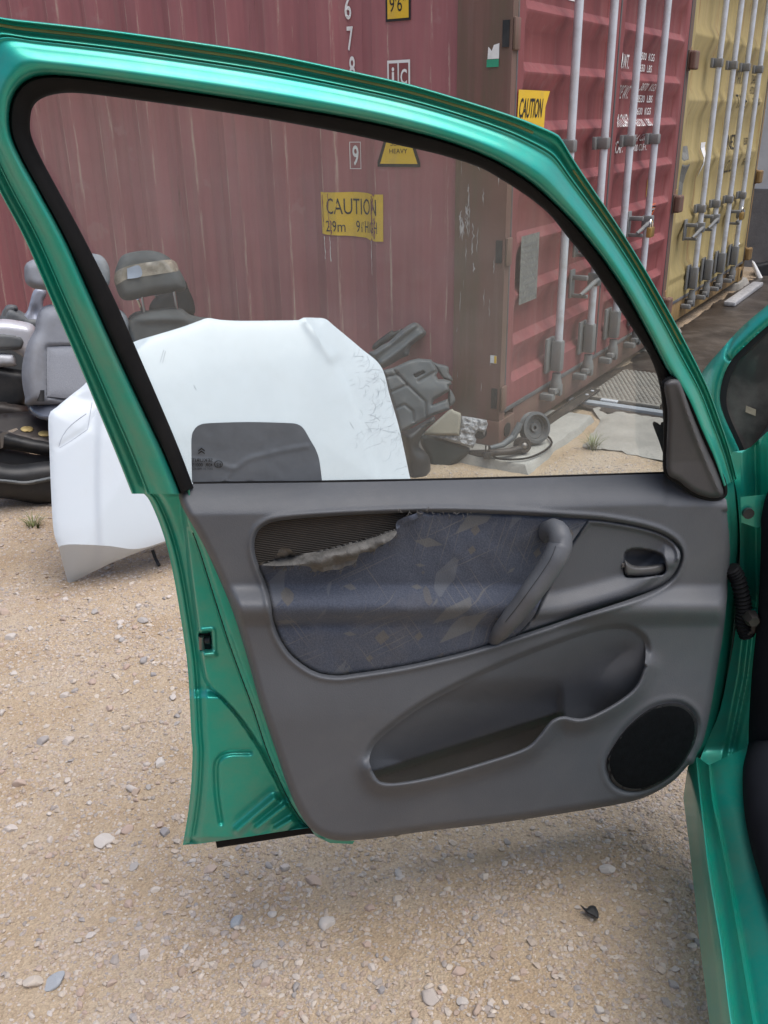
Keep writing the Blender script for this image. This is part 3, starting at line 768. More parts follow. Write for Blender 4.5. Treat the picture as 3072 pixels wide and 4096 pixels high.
# post stickers
def post_map(off):
    return lambda Q: np.array([RB.o + LL * (-q[0]) - EE * off + ZZ * q[1] for q in np.asarray(Q)])
st = grid_sheet('post_sticker', post_map(.002), [(-.10, 1.548), (-.052, 1.548), (-.052, 1.600), (-.075, 1.595), (-.083, 1.575), (-.092, 1.585), (-.098, 1.59)], WSIGN, rsf, .03)
grid_sheet('sticker_stripe', post_map(.003), rect(-.103, -.052, 1.520, 1.5465), GSIGN, st, .03)
t0, z0 = RB.side_px(1962, 1440); t1, z1 = RB.side_px(1995, 1405)
st = grid_sheet('post_sticker', post_map(.0025), rect(-t0 , -t0 + .030, z0 - .012, z0 + .022), WSIGN, rsf, .03)
grid_sheet('sticker_stripe', post_map(.0035), rect(-t0 + .0185, -t0 + .0295, z0 - .011, z0 + .021), YSIGN, st, .03)
SCR = pm('bare_worn_metal', (.42, .39, .38), .7, var=.35, vs_=60)
rs_ = random.Random(5)
for k in range(44):                                  # knocks and scrapes down the corner post
    if k < 26: t_, z_, h_, w_ = rs_.gauss(.16, .03), rs_.uniform(.75, 1.25), rs_.uniform(.03, .12), rs_.uniform(.003, .014)
    else: t_, z_, h_, w_ = rs_.uniform(.03, .22), rs_.uniform(.2, 1.75), rs_.uniform(.02, .10), rs_.uniform(.002, .005)
    if not .02 < t_ < .22: continue
    n_ = 8; xs_ = [-t_ + rs_.uniform(-.5, .5) * w_ for _ in range(n_)]; ws2 = [w_ * rs_.uniform(.1, 1) * math.sin(math.pi * (i + .4) / n_) for i in range(n_)]
    zs_ = [z_ + h_ * i / (n_ - 1) for i in range(n_)]
    V = np.array([(x - a / 2, z) for x, a, z in zip(xs_, ws2, zs_)] + [(x + a / 2, z) for x, a, z in zip(xs_, ws2, zs_)])
    F = [(i, n_ + i, n_ + i + 1, i + 1) for i in range(n_ - 1)]
    mesh_obj('scrape', post_map(.0012 + .0001 * (k % 7))(V), F, SCR, rsf, False)
# door writing
flatm = lambda off: (lambda Q: RB.o + np.outer(np.asarray(Q)[:, 0], EE) - LL * off + np.outer(np.asarray(Q)[:, 1], ZZ))
dm = door_map(RB, .003); dm2 = door_map(RB, .0042)
cs = grid_sheet('caution_sign', flatm(.002), [(.062, 1.215), (.34, 1.215), (.335, 1.30), (.34, 1.38), (.38, 1.440), (.07, 1.441)], YSIGN, rdoors[0], .012)
lettering('CAUTION', flatm(.0035), .075, 1.340, .225, .072, INK, cs, shear=.18, fine_=True, bold=.012)
lettering("9'6\" HIGH", flatm(.0035), .075, 1.235, .235, .065, INK, cs, shear=.18, fine_=True, bold=.012)
lines = (('MAX.WT.', 1.20 + .04, 1.555, .21, .065), ('32500  KGS', 1.58, 1.605, .28, .035), ('71650  LBS', 1.57, 1.550, .26, .035),
         ('TARE WT.', 1.25, 1.420, .22, .060), ('3870  KGS', 1.60, 1.460, .27, .035), ('8530  LBS', 1.62, 1.405, .27, .035),
         ('PAYLOAD', 1.25, 1.290, .24, .060), ('28630  KGS', 1.58, 1.345, .30, .035), ('63120  LBS', 1.57, 1.290, .27, .035),
         ('CU.CAP.', 1.25, 1.165, .21, .060), ('76.4  CUM.', 1.60, 1.215, .25, .035), ('2700 CUFT.', 1.60, 1.165, .27, .035))
for s_, x, z, wd, hh in lines: lettering(s_, dm2, x, z, wd, hh, WSIGN, rdoors[1], shear=.12, fine_=True, bold=.010)
pt = grid_sheet('data_plate', flatm(.002), rect(.155, .345, .60, .885), PLATE, rdoors[0], .05)
for k in range(9): grid_sheet('plate_line', flatm(.0035), rect(.17, .33, .625 + k * .027, .6315 + k * .027), RODG, pt, .06)
grid_sheet('small_sticker', dm, rect(1.945, 2.03, .915, 1.005), YSIGN, rdoors[1], .03)
tg = grid_sheet('warning_triangle', dm, [(1.98, .72), (2.075, .872), (1.93, .872)], OSIGN, rdoors[1], .03)
grid_sheet('sign_face', dm2, [(1.983, .745), (2.055, .860), (1.947, .860)], INK, tg, .03)
for k, (a, b_) in enumerate(((1.962, 2.042), (1.967, 2.030), (1.972, 2.02), (1.976, 2.01))): grid_sheet('print_line', door_map(RB, .0052), rect(a, b_, .838 - k * .022, .848 - k * .022), WSIGN, tg, .03)
lg = grid_sheet('logo_panel', dm, rect(.60, .75, 1.79, 1.95), WSIGN, rdoors[0], .03)
grid_sheet('logo_stripe', dm2, rect(.605, .745, 1.80, 1.93), GSIGN, lg, .03)
ydm = door_map(YB, .003)
grid_sheet('data_plate', ydm, rect(.14, .32, .80, 1.14), PLATE, ydoors[0], .05)
wt = grid_sheet('warning_triangle', ydm, [(.66, .93), (.78, 1.15), (.655, 1.15)], WSIGN, ydoors[0], .03)
grid_sheet('small_sticker', ydm, rect(2.08, 2.16, .33, .42), WSIGN, ydoors[1], .03)
ydm2 = door_map(YB, .0042)
for s_, x, z, wd, hh in (('MAX.WT.', 1.42, 1.52, .34, .10), ('TARE', 1.42, 1.36, .30, .09), ('NET', 1.40, 1.08, .26, .10), ('CU.CAP.', 1.40, .92, .34, .09), ('30480 KG', 1.93, 1.53, .26, .06), ('67200 LB', 1.93, 1.46, .26, .05), ('3900 KG', 1.93, 1.38, .26, .05), ('26580 KG', 1.93, 1.10, .26, .05), ('76.3 M', 1.93, .95, .26, .05)):
    lettering(s_, ydm2, x, z, wd, hh, INK, ydoors[1], fine_=True)
# padlocks hang from the door handles
def padlock(B, s, z, label):
    q = thing('padlock', B.o + EE * s - LL * .115 + ZZ * z, label, 'padlock')
    m = B.mb(); m.box(s - .034, s + .034, -.128, -.102, z, z + .052, .004); m.build('lock_body', BRASS, q)
    m = B.mb(); m.tube([(s + .024 * math.cos(a), -.115, z + .065 + .026 * math.sin(a)) if 0 < i < 12 else (s + .024 * math.cos(a), -.115, z + .045) for i, a in enumerate(np.linspace(0, math.pi, 13))], .0055, 8); m.build('shackle', CHROME, q)
padlock(RB, 1.60, .735, 'brass padlock on the red container door'); padlock(YB, 1.52, .585, 'brass padlock on the yellow container door')

# yard wall past the yellow container
wc = sd(6.2, -.4, 0)
yw = thing('yard_wall', wc, 'white rendered wall with dark grey base past the yellow container', 'wall')
m = MB(wc, EE, -LL); m.box(0, .25, -3.0, 4.0, .72, 4.2); m.build('upper_wall', WALLW, yw, False)
m = MB(wc, EE, -LL); m.box(-.03, .28, -3.0, 4.0, -.03, .718); m.build('plinth', WALLG, yw, False)

# ================================================================== the green car and its open door
YAW, DD, ZBELT, LEAN = R(13), 1.18, .90, R(8)
DN = np.array([math.sin(YAW), -math.cos(YAW), 0])           # door normal, towards the cabin side
DU = np.array([math.cos(YAW), math.sin(YAW), 0])
DP0 = np.array([0, DD, 0])
DN2 = DN * math.cos(LEAN) - ZZ * math.sin(LEAN)             # window part leans inwards
def dmap(P, off=0.0):
    P = np.asarray(P, float).reshape(-1, 2)
    off = np.broadcast_to(np.asarray(off, float), (len(P),))
    a = hit(P, DP0 + off[:, None] * DN, DN)
    b_ = hit(P, DP0 + ZZ * ZBELT + off[:, None] * DN2, DN2)
    return np.where((a[:, 2] > ZBELT)[:, None], b_, a)
car = thing('car', np.array([.95, 1.7, 0]), 'green metallic car with its front door standing wide open', 'car')
# ---- window frame: stations (outer edge, seal edge, glass edge) in photo pixels
ST = [((527, 1975), (722, 1975), (775, 1950)), ((470, 1830), (655, 1812), (722, 1810)), ((400, 1660), (583, 1660), (660, 1660)), ((300, 1420), (470, 1420), (556, 1420)), ((200, 1190), (366, 1190), (455, 1190)),
      ((100, 960), (262, 960), (340, 960)), ((0, 770), (160, 770), (238, 770)), ((-60, 640), (88, 640), (168, 640)), ((-108, 520), (46, 540), (126, 545)), ((-135, 400), (40, 455), (121, 480)),
      ((-140, 290), (58, 382), (132, 428)), ((-135, 180), (105, 328), (168, 394)), ((-115, 60), (180, 305), (235, 375)), ((60, 77), (300, 310), (330, 374)), ((400, 115), (500, 335), (520, 397)),
      ((750, 163), (800, 378), (805, 436)), ((1080, 215), (1100, 425), (1105, 483)), ((1413, 285), (1413, 478), (1400, 538)), ((1640, 337), (1613, 522), (1590, 580)), ((1850, 398), (1800, 573), (1770, 622)),
      ((2050, 462), (1960, 636), (1920, 671)), ((2160, 505), (2065, 695), (2015, 724)), ((2222, 533), (2140, 748), (2090, 772)), ((2248, 558), (2195, 797), (2145, 812)), ((2300, 645), (2255, 855), (2205, 866)), ((2370, 750), (2320, 925), (2270, 948)),
      ((2470, 898), (2415, 1045), (2355, 1052)), ((2570, 1058), (2502, 1175), (2440, 1178)), ((2660, 1215), (2585, 1325), (2520, 1300)), ((2750, 1382), (2665, 1480), (2598, 1425)), ((2830, 1545), (2740, 1600), (2635, 1530)),
      ((2880, 1680), (2795, 1725), (2650, 1640)), ((2918, 1795), (2848, 1840), (2655, 1760)), ((2948, 1915), (2888, 1950), (2653, 1888))]
ST = np.array(ST, float)
def dense(A, k=7): 
    n = len(A); o = []
    for i in range(n - 1):
        a, b_, c, d = A[max(i - 1, 0)], A[i], A[i + 1], A[min(i + 2, n - 1)]
        for t in np.arange(k) / k: o.append(.5 * (2 * b_ + (c - a) * t + (2 * a - 5 * b_ + 4 * c - d) * t * t + (-a + 3 * b_ - 3 * c + d) * t ** 3))
    o.append(A[-1]); return np.array(o)
C0, C4, C5 = dense(ST[:, 0]), dense(ST[:, 1]), dense(ST[:, 2])
NSt = len(C0); ii = np.arange(NSt) / 7.0
prof = [(0, -62), (0, -36), (.012, -27), (.035, -25), (.055, -31), (.075, -35), (.17, -37), (.27, -34), (.295, -28), (.315, -21), (.335, -20), (.35, -24), (.37, -24), (.385, -19), (.41, -20),
        (.46, -19), (.54, -13), (.62, -7), (.72, -2), (.82, 0), (.90, -4), (.96, -14), (.985, -22), (1.0, -30), (1.0, -62)]
V = []
for (s, o) in prof:
    Pp = C0 + (C4 - C0) * s
    V.append(dmap(Pp, o / 1000))
m = len(prof); VV = np.concatenate(V); F = []
for j in range(m):
    j2 = (j + 1) % m
    for i in range(NSt - 1): F.append((j * NSt + i, j * NSt + i + 1, j2 * NSt + i + 1, j2 * NSt + i))
# ---- lower shell of the door (edge left of the trim panel)
OUT = cr([(527, 1960), (555, 1966), (590, 1990), (632, 2078), (670, 2194), (700, 2334), (725, 2484), (748, 2644), (758, 2784), (765, 2934), (770, 3004), (765, 3134), (752, 3254), (731, 3380)], False, 14)
PL = cr([(712, 1959), (722, 2014), (760, 2084), (795, 2144), (850, 2254), (930, 2444), (990, 2634), (1040, 2814), (1100, 2994), (1150, 3144), (1200, 3254), (1250, 3322), (1320, 3357), (1400, 3364)], False, 14)
KC = cr([(728, 2040), (738, 2120), (752, 2230), (774, 2400), (790, 2524), (806, 2650), (830, 2734), (890, 2794), (960, 2874), (1040, 2994), (1120, 3144), (1180, 3254), (1260, 3340)], False, 14)
L2 = cr([(745, 2085), (790, 2200), (850, 2390), (905, 2560), (955, 2700), (1005, 2834), (1065, 3014), (1140, 3184), (1200, 3280), (1270, 3350)], False, 14)
bottom = [(800, 3375), (860, 3366), (1000, 3346), (1150, 3322), (1240, 3312), (1262, 3345), (1320, 3372), (1410, 3376)]
ol = np.concatenate([OUT, np.array(bottom), (PL + np.array([46, 0]))[::-1][2:], [[760, 1955]]])
def rightof(P, C):
    xs = np.interp(P[:, 1], C[:, 1], C[:, 0]); return P[:, 0] - xs
rib = [[(952, 3322), (1098, 3198)], [(1030, 3312), (1140, 3226)], [(1108, 3318), (1165, 3285)]]
emb = cr([(884, 3290), (868, 3180), (864, 3070), (880, 3030), (920, 3012), (1000, 3010)], False, 10)
def shell_off(P):
    rk, r2_, ro = rightof(P, KC), rightof(P, L2), rightof(P, OUT)
    o = -.098 + .014 * sm(ro / 26) - .007 * np.exp(-((ro - 34) / 9) ** 2) + .010 * sm((ro - 44) / 30)
    o += .026 * sm((rk + 8) / 24) + .020 * sm((r2_ + 4) / 16) - .004 * np.exp(-((r2_ - 14) / 9) ** 2) + .006 * sm((r2_ - 22) / 10)
    lowz = sm(-rk / 10)
    o += .016 * sm((P[:, 1] - 2752) / 46) * lowz
    o -= .007 * np.exp(-(segd(P, emb, False) / 10) ** 2)
    for k, r_ in enumerate(rib): o += .019 * np.exp(-(segd(P, np.array(r_, float), False) / 18) ** 2) * (1 if k < 2 else .8)
    o += .010 * sm((2100 - P[:, 1]) / 120) * sm((ro - 20) / 60)
    la = segd(P, np.array([(792, 2528), (848, 2524), (852, 2600), (800, 2606)], float)); li = inside(P, np.array([(792, 2528), (848, 2524), (852, 2600), (800, 2606)], float))
    o -= .030 * np.where(li, sm(la / 6), 0) - .003 * np.where(~li, np.exp(-((la - 8) / 6) ** 2), 0)
    o += .008 * np.exp(-(segd(P, np.array([(812, 2622), (858, 2618)], float), False) / 9) ** 2)
    o -= .012 * sm((P[:, 1] - 3345) / 26)
    return o
P, Fs = cdt(ol, (), (), 5.5)
Vs = dmap(P, shell_off(P)); b0 = len(VV); VV = np.concatenate([VV, Vs]); F += [tuple(int(i) + b0 for i in f) for f in Fs]
# front edge strip next to the hinges
RE_in = cr([(2885, 1950), (2900, 1994), (2918, 2184), (2908, 2334), (2888, 2534), (2863, 2684), (2838, 2834), (2806, 2964), (2765, 3050)], False, 16) - np.array([14, 0])
RE_out = cr([(2946, 1900), (2958, 2034), (2963, 2134), (2953, 2284), (2938, 2484), (2913, 2684), (2873, 2884), (2835, 2975), (2790, 3052)], False, 16)
n = 60
def resamp(C, n):
    d = np.r_[0, np.cumsum(np.linalg.norm(np.diff(C, axis=0), axis=1))]; t = np.linspace(0, d[-1], n)
    return np.column_stack([np.interp(t, d, C[:, 0]), np.interp(t, d, C[:, 1])])
A_, B_ = resamp(RE_in, n), resamp(RE_out, n)
b0 = len(VV); pr = [(0, -12), (.25, -14), (.4, -22), (.55, -34), (.75, -40), (.9, -52), (1, -85)]
VV = np.concatenate([VV] + [dmap(A_ + (B_ - A_) * s, o / 1000) for s, o in pr])
for j in range(len(pr) - 1):
    for i in range(n - 1): F.append((b0 + j * n + i, b0 + j * n + i + 1, b0 + (j + 1) * n + i + 1, b0 + (j + 1) * n + i))
# outer skin
sk = np.concatenate([OUT[2:], [[760, 3374], [1000, 3340], [1300, 3335], [2000, 3280], [2500, 3195], [2700, 3100], [2770, 3035]], RE_out[::-1][4:], [[2640, 1905], [1700, 1925], [780, 1935]]])
P, Fs = cdt(sk, (), (), 40.0)
ds = segd(P, sk); b0 = len(VV)
VV = np.concatenate([VV, dmap(P, -.100 - .100 * qc(ds / 150))]); F += [tuple(int(i) + b0 for i in f) for f in Fs]
door = mesh_obj('door', VV, F, G, car, True, None, None)
tag(door, 'open front door with dusty green frame and grey trim')
# sealant bead along the top channel, tape-like gold line
k0, k1 = 12 * 7, 21 * 7
bead = dmap((C0 + (C4 - C0) * .17)[k0:k1], -.0362)
MB().tube(bead, .0016, 6).build('sealant_bead', pm('gold_sealant', (.42, .38, .16), .6, var=.3), door)
bead = dmap((C0 + (C4 - C0) * .17)[24 * 7:29 * 7], -.0362)
MB().tube(bead, .0014, 6).build('sealant_bead', bpy.data.materials['gold_sealant'], door)
# ---- black window seal
pr = [(0, -32), (.0, -22), (.10, -17), (.3, -17), (.6, -20), (.85, -25), (.97, -31), (1.0, -40), (1, -58), (0, -58)]
VS = np.concatenate([dmap(C4 + (C5 - C4) * s, o / 1000) for s, o in pr]); m = len(pr); F = []
for j in range(m):
    for i in range(NSt - 1): F.append((j * NSt + i, j * NSt + i + 1, ((j + 1) % m) * NSt + i + 1, ((j + 1) % m) * NSt + i))
mesh_obj('window_seal', VS, F, RUBBER, door, True, None, 60)
# ---- glass
GLO = np.concatenate([(C5 + (C4 - C5) * .25)[3:-3], [[2664, 1900], [2400, 1912], [1700, 1925], [790, 1945]]])
P, Fs = cdt(GLO, (), (), 60.0)
n = len(P); V = np.concatenate([dmap(P, -.046), dmap(P, -.050)])
mesh_obj('window_glass', V, [tuple(f) for f in Fs] + [tuple(n + i for i in f[::-1]) for f in Fs], GLASS, door, True, None, 'keep')
fo = cr([(768, 1930), (766, 1830), (766, 1752), (776, 1720), (800, 1699), (850, 1692), (1000, 1688), (1150, 1692), (1190, 1697), (1215, 1715), (1240, 1758), (1264, 1800), (1278, 1845), (1289, 1930)], False, 10)
fold = cr([(770, 1840), (860, 1850), (935, 1872), (1000, 1835), (1140, 1800), (1230, 1785)], False, 10); fold2 = cr([(935, 1872), (915, 1900), (900, 1925)], False, 10)
film = sheet('tint_film', fo, dmap, lambda P: -.0440 + .0016 * np.exp(-(segd(P, fold, False) / 9) ** 2) + .0014 * np.exp(-(segd(P, fold2, False) / 9) ** 2) + .0004 * vnoise(P, 40, 4), FILM, door, 9.0)
def gtext(Q): Q = np.asarray(Q, float); return dmap(np.column_stack([Q[:, 0], -Q[:, 1]]), -.0418)
lettering('SEKURIT', gtext, 766, -1848, 84, 14, INK, door, mirror=True); lettering('43R  00015', gtext, 768, -1866, 82, 13, INK, door, mirror=True, bold=.01)
lettering('DOT 211 M40 AS2', gtext, 770, -1880, 80, 9, INK, door, mirror=True); lettering('E2', gtext, 866, -1866, 18, 15, INK, door, mirror=True)
for yy in (0, 11):
    V = np.array([(793, -1812 + yy), (806, -1802 + yy), (819, -1812 + yy), (819, -1817 + yy), (806, -1808 + yy), (793, -1817 + yy)], float)
    mesh_obj('glass_chevron', gtext(V), [(0, 1, 4, 5), (1, 2, 3, 4)], INK, door, False)
a = np.linspace(0, 2 * math.pi, 25)[:-1]; V = np.concatenate([np.column_stack([874 + r_ * 1.15 * np.cos(a), -1857 + r_ * np.sin(a)]) for r_ in (15, 12.5)])
mesh_obj('glass_ring', gtext(V), [(i, (i + 1) % 24, 24 + (i + 1) % 24, 24 + i) for i in range(24)], INK, door, False)
# black wiper lip along the belt
MB().tube(dmap([(772, 1934), (1200, 1930), (1700, 1921), (2100, 1911), (2450, 1900), (2656, 1893)], -.044), .0028, 8).build('belt_seal', RUBBER, door)
# ---- grey trim panel
TOP = cr([(715, 1962), (740, 1945), (775, 1936), (1413, 1928), (2013, 1915), (2413, 1902), (2653, 1895), (2672, 1902)], False, 12)
PAN = np.concatenate([TOP, cr([(2713, 1940), (2773, 1975), (2833, 1994), (2893, 1987), (2905, 1998), (2923, 2184), (2913, 2334), (2893, 2534), (2868, 2684), (2843, 2834), (2813, 2964), (2788, 3014), (2773, 3054), (2753, 3062), (2693, 3124), (2613, 3174), (2513, 3209), (2313, 3244), (2013, 3289), (1713, 3324), (1500, 3354)], False, 12), PL[::-1][1:-1]])
INS = cr([(1018, 2174), (1030, 2130), (1060, 2102), (1110, 2085), (1250, 2070), (1450, 2058), (1693, 2050), (1893, 2052), (2113, 2063), (2353, 2077), (2450, 2088), (2563, 2109), (2643, 2134), (2698, 2169), (2721, 2214), (2713, 2264), (2683, 2314), (2613, 2359), (2513, 2399), (2313, 2464), (2113, 2529), (1973, 2574), (1813, 2619), (1613, 2664), (1420, 2694), (1350, 2702), (1280, 2693), (1220, 2664), (1160, 2614), (1115, 2544), (1092, 2474), (1084, 2414), (1070, 2354), (1040, 2274), (1022, 2220)], True, 12)
PKU = cr([(1488, 3080), (1477, 3040), (1490, 2995), (1533, 2944), (1663, 2844), (1813, 2759), (2013, 2664), (2213, 2584), (2373, 2531), (2473, 2517), (2523, 2524), (2563, 2549), (2583, 2594), (2578, 2664)], False, 12)
PKL = cr([(2578, 2664), (2543, 2744), (2473, 2804), (2373, 2859), (2313, 2874), (2253, 2864), (2203, 2884), (2153, 2944), (2093, 2994), (1913, 3054), (1713, 3109), (1563, 3132), (1510, 3118), (1488, 3080)], False, 12)
PKT = np.concatenate([PKU[:-1], PKL[:-1]])
SPK = cr([(2425, 3054), (2453, 3134), (2523, 3167), (2613, 3149), (2713, 3079), (2778, 2974), (2791, 2894), (2763, 2839), (2703, 2812), (2613, 2829), (2523, 2894), (2453, 2984)], True, 12)
beltY = lambda x: np.interp(x, TOP[:, 0], TOP[:, 1])
def arm(P):
    """arm-rest ledge swelling across the panel"""
    x, y = P[:, 0], P[:, 1]
    yc = 2430 + 0 * x
    up = sm((y - 2330) / 105); dn = sm((y - 2440) / 75)
    lx = sm((x - 905 - .25 * (y - 2400)) / 55)
    return (.030 * up - .016 * dn) * lx
def panel_off(P):
    x, y = P[:, 0], P[:, 1]
    o = np.zeros(len(P))
    tb_ = np.clip((y - beltY(x)) / 125, 0, 1); o -= .040 * (1 - tb_) ** 1.15 * (1 - .25 * tb_)
    side = segd(P, np.concatenate([PL, PAN[len(TOP) + 3:-len(PL) + 2][::-1]]), False) if False else segd(P, PAN)
    side = np.where(y < beltY(x) + 140, np.minimum(np.abs(rightof(P, PL)), 999), side)
    o -= .022 * (1 - qc(side / 34))
    a_ = arm(P) * sm((1160 - x) / 60 + (y - 2600) / 200 + 0) if False else arm(P) * (1 - sm((x - 1150) / 500) * 0)
    o += np.where(y < 2720, a_, a_)
    o += .010 * sm((y - 2600) / 300)
    # insert rim
    dI = segd(P, INS); o += .004 * np.exp(-((dI - 16) / 10) ** 2) - .009 * np.exp(-(dI / 7) ** 2)
    dU = segd(P, PKU, False); dL = segd(P, PKL, False)     # rolled lip of the map pocket
    o += .020 * np.exp(-(dL / 42) ** 2) - .016 * (1 - qc(dL / 13)) - .010 * (1 - sm(dU / 26)) * (1 - np.exp(-(dL / 60) ** 2))
    # speaker seat
    ssd = sdist(P, SPK); o -= .004 * np.exp(-(ssd / 8) ** 2); o += .0015 * np.exp(-((ssd + 18) / 12) ** 2)
    return o
def offc(C, d):
    T = np.gradient(C, axis=0); T /= np.linalg.norm(T, axis=1)[:, None]; return C + np.column_stack([-T[:, 1], T[:, 0]]) * d
PKLs = cr(PKL[::3], False, 6.0); PKUs = cr(PKU[::3], False, 8)
PKT = np.concatenate([PKUs[:-1], PKLs[:-1]])
g_ = np.sign((sdist(offc(PKLs, 6)[20:40], PKT)).mean())
P, Fs = cdt(PAN, (INS, PKT), [offc(PKLs, -g_ * q)[4:-4] for q in (4, 8.5, 14, 21)], 7.5)
panel = mesh_obj('trim_panel', dmap(P, panel_off(P)), Fs, TRIM, door, True, None, None)
POL = np.concatenate([PKUs[:-1], offc(PKLs, -g_ * 42)[3:-3]])
def pocket_off(P):
    x, y = P[:, 0], P[:, 1]
    dU = segd(P, PKU, False); base = panel_off(P) * 0 + .010 * sm((y - 2600) / 300) + arm(P) - .010
    cup = np.exp(-(((x - 2440) / 105) ** 2 + ((y - 2725) / 95) ** 2))
    fl = y - (3085 - (x - 1490) * .318)                    # crease above the deep slot
    left = sm((2262 - x) / 40)
    d = .052 * sm(dU / 300 + .05) * (1 - .35 * cup)
    d += .105 * sm(fl / 34) * left + .015 * left * sm((y - 2700) / 120)
    return base - d
P, Fs = cdt(POL, (), (), 8.0)
mesh_obj('door_pocket', dmap(P, pocket_off(P)), Fs, TRIM, door, True, None, None)
# ---- insert: fabric, bare backing where it is torn, grey bezel
BZ = np.array([(2353, 2077), (2290, 2165), (2240, 2250), (2200, 2330), (2160, 2410), (2138, 2460), (2100, 2505), (2062, 2544)], float)
BZ = cr(BZ, False, 12)
iA = int(np.argmin(np.linalg.norm(INS - BZ[0], axis=1))); iB = int(np.argmin(np.linalg.norm(INS - BZ[-1], axis=1)))
bez_ol = np.concatenate([INS[iA:iB + 1], BZ[::-1][1:-1]])
fab_all = np.concatenate([INS[iB:], INS[:iA + 1], BZ[1:-1]])
LEDGE = cr([(2120, 2478), (2138, 2459), (2230, 2447), (2313, 2429), (2413, 2402), (2513, 2368), (2600, 2318), (2660, 2255)], False, 12)
REC = cr([(2493, 2225), (2505, 2200), (2540, 2190), (2590, 2195), (2640, 2210), (2662, 2235), (2664, 2290), (2620, 2308), (2530, 2314), (2495, 2300)], True, 8)
def bez_off(P):
    x, y = P[:, 0], P[:, 1]
    dB = segd(P, bez_ol); below = y - np.interp(x, LEDGE[:, 0], LEDGE[:, 1])
    o = -.010 + .020 * sm((below + 95) / 95) - .006 * sm(below / 30) + .010 * sm(below / 8) * 0
    o += .012 * (1 - sm(dB / 26)) * sm(-below / 20) * sm((x - 2300) / 60)
    o -= .010 * np.exp(-(dB / 6) ** 2)
    r_ = sdist(P, REC); o -= .026 * sm(r_ / 9)
    return o
P, Fs = cdt(bez_ol, (), (REC,), 6.5); P0 = bez_off(P)
mesh_obj('handle_bezel', dmap(P, P0), Fs, TRIM, door, True, None, None)
TEARL = cr([(1034, 2262), (1120, 2235), (1300, 2200), (1450, 2160), (1560, 2125), (1583, 2115), (1588, 2085), (1640, 2060), (1690, 2047)], False, 10)
j0 = int(np.argmin(np.linalg.norm(fab_all - TEARL[0], axis=1))); j1 = int(np.argmin(np.linalg.norm(fab_all - TEARL[-1], axis=1)))
fab_ol = np.concatenate([fab_all[:j0], TEARL, fab_all[j1 + 1:]])
tear_ol = np.concatenate([fab_all[j0:j1 + 1], TEARL[::-1][1:-1]])
def ins_base(P):
    dI = segd(P, INS); o = arm(P) - .006
    o -= .010 * (1 - qc(dI / 14))
    return o
wr = [cr([(1100, 2400), (1300, 2425), (1600, 2415), (1900, 2400)], False, 12)]
def fab_off(P):
    o = ins_base(P) + .0022 * vnoise(P, 130, 21) + .0010 * vnoise(P, 48, 22)
    o += .0045 * np.exp(-(segd(P, TEARL, False) / 28) ** 2)
    o -= .006 * np.exp(-(segd(P, cr([(1110, 2505), (1300, 2490), (1600, 2480), (1850, 2470)], False, 12), False) / 26) ** 2)
    return o
P, Fs = cdt(fab_ol, (), (), 8.0)
mesh_obj('fabric_insert', dmap(P, fab_off(P)), Fs, FABRIC, door, True, None, None)
tb2 = np.array(tear_ol) ; P, Fs = cdt(INS[[i for i in range(len(INS))]], (), (), 16.0)
mk = (P[Fs].mean(1)[:, 0] < 1760) & (P[Fs].mean(1)[:, 1] < 2330); Fk = Fs[mk]
us = np.unique(Fk); mp_ = -np.ones(len(P), int); mp_[us] = np.arange(len(us))
mesh_obj('insert_backing', dmap(P[us], np.full(len(us), -.015)), mp_[Fk], BACKING, door, True, None, None)
# curled flap of torn cloth, reverse side out
FLP = np.array([(1036, 2258), (1070, 2243), (1100, 2233), (1118, 2196), (1150, 2190), (1165, 2200), (1180, 2214), (1230, 2212), (1300, 2196), (1370, 2178), (1450, 2155), (1520, 2134), (1580, 2117), (1588, 2128), (1573, 2152), (1540, 2175), (1515, 2186), (1495, 2205), (1470, 2208), (1440, 2212), (1432, 2230), (1415, 2256), (1380, 2266), (1360, 2278), (1320, 2280), (1290, 2288), (1272, 2282), (1255, 2290), (1240, 2268), (1200, 2262), (1150, 2262), (1100, 2264)], float)
FLP = cr(FLP, True, 9)
def flap_off(P):
    d = segd(P, TEARL, False); return .004 + .022 * np.sin(np.clip(d / 66, 0, 1) * math.pi * .85) + .006 * vnoise(P, 48, 31) + .003 * vnoise(P, 20, 32)
sheet('torn_flap', FLP, dmap, flap_off, FLAP, door, 7.0, solid=.0015)
FL2 = cr([(1583, 2100), (1590, 2085), (1620, 2072), (1660, 2055), (1682, 2042), (1694, 2048), (1690, 2062), (1665, 2075), (1630, 2088), (1600, 2106), (1588, 2118)], True, 8)
sheet('torn_flap', FL2, dmap, lambda P: .004 + .008 * vnoise(P, 30, 41), FABRIC, door, 7.0, solid=.0015)
for k in range(46):                              # frayed threads
    if k < 30: q = FLP[random.randrange(len(FLP) // 2, len(FLP) - 6)]
    else: q = np.array([1590 + (k - 30) * 20 + random.uniform(-8, 8), 2050 + random.uniform(-2, 6)])
    L = random.uniform(8, 24); an = random.uniform(.9, 2.2) if k < 30 else random.uniform(0, 6.28)
    pts = [q, q + .5 * L * np.array([math.cos(an), math.sin(an)]), q + L * np.array([math.cos(an + .5), math.sin(an + .5)])]
    MB().tube(dmap(pts, [.012, .013, .010]), .0005, 4).build('loose_thread', FLAP, door)
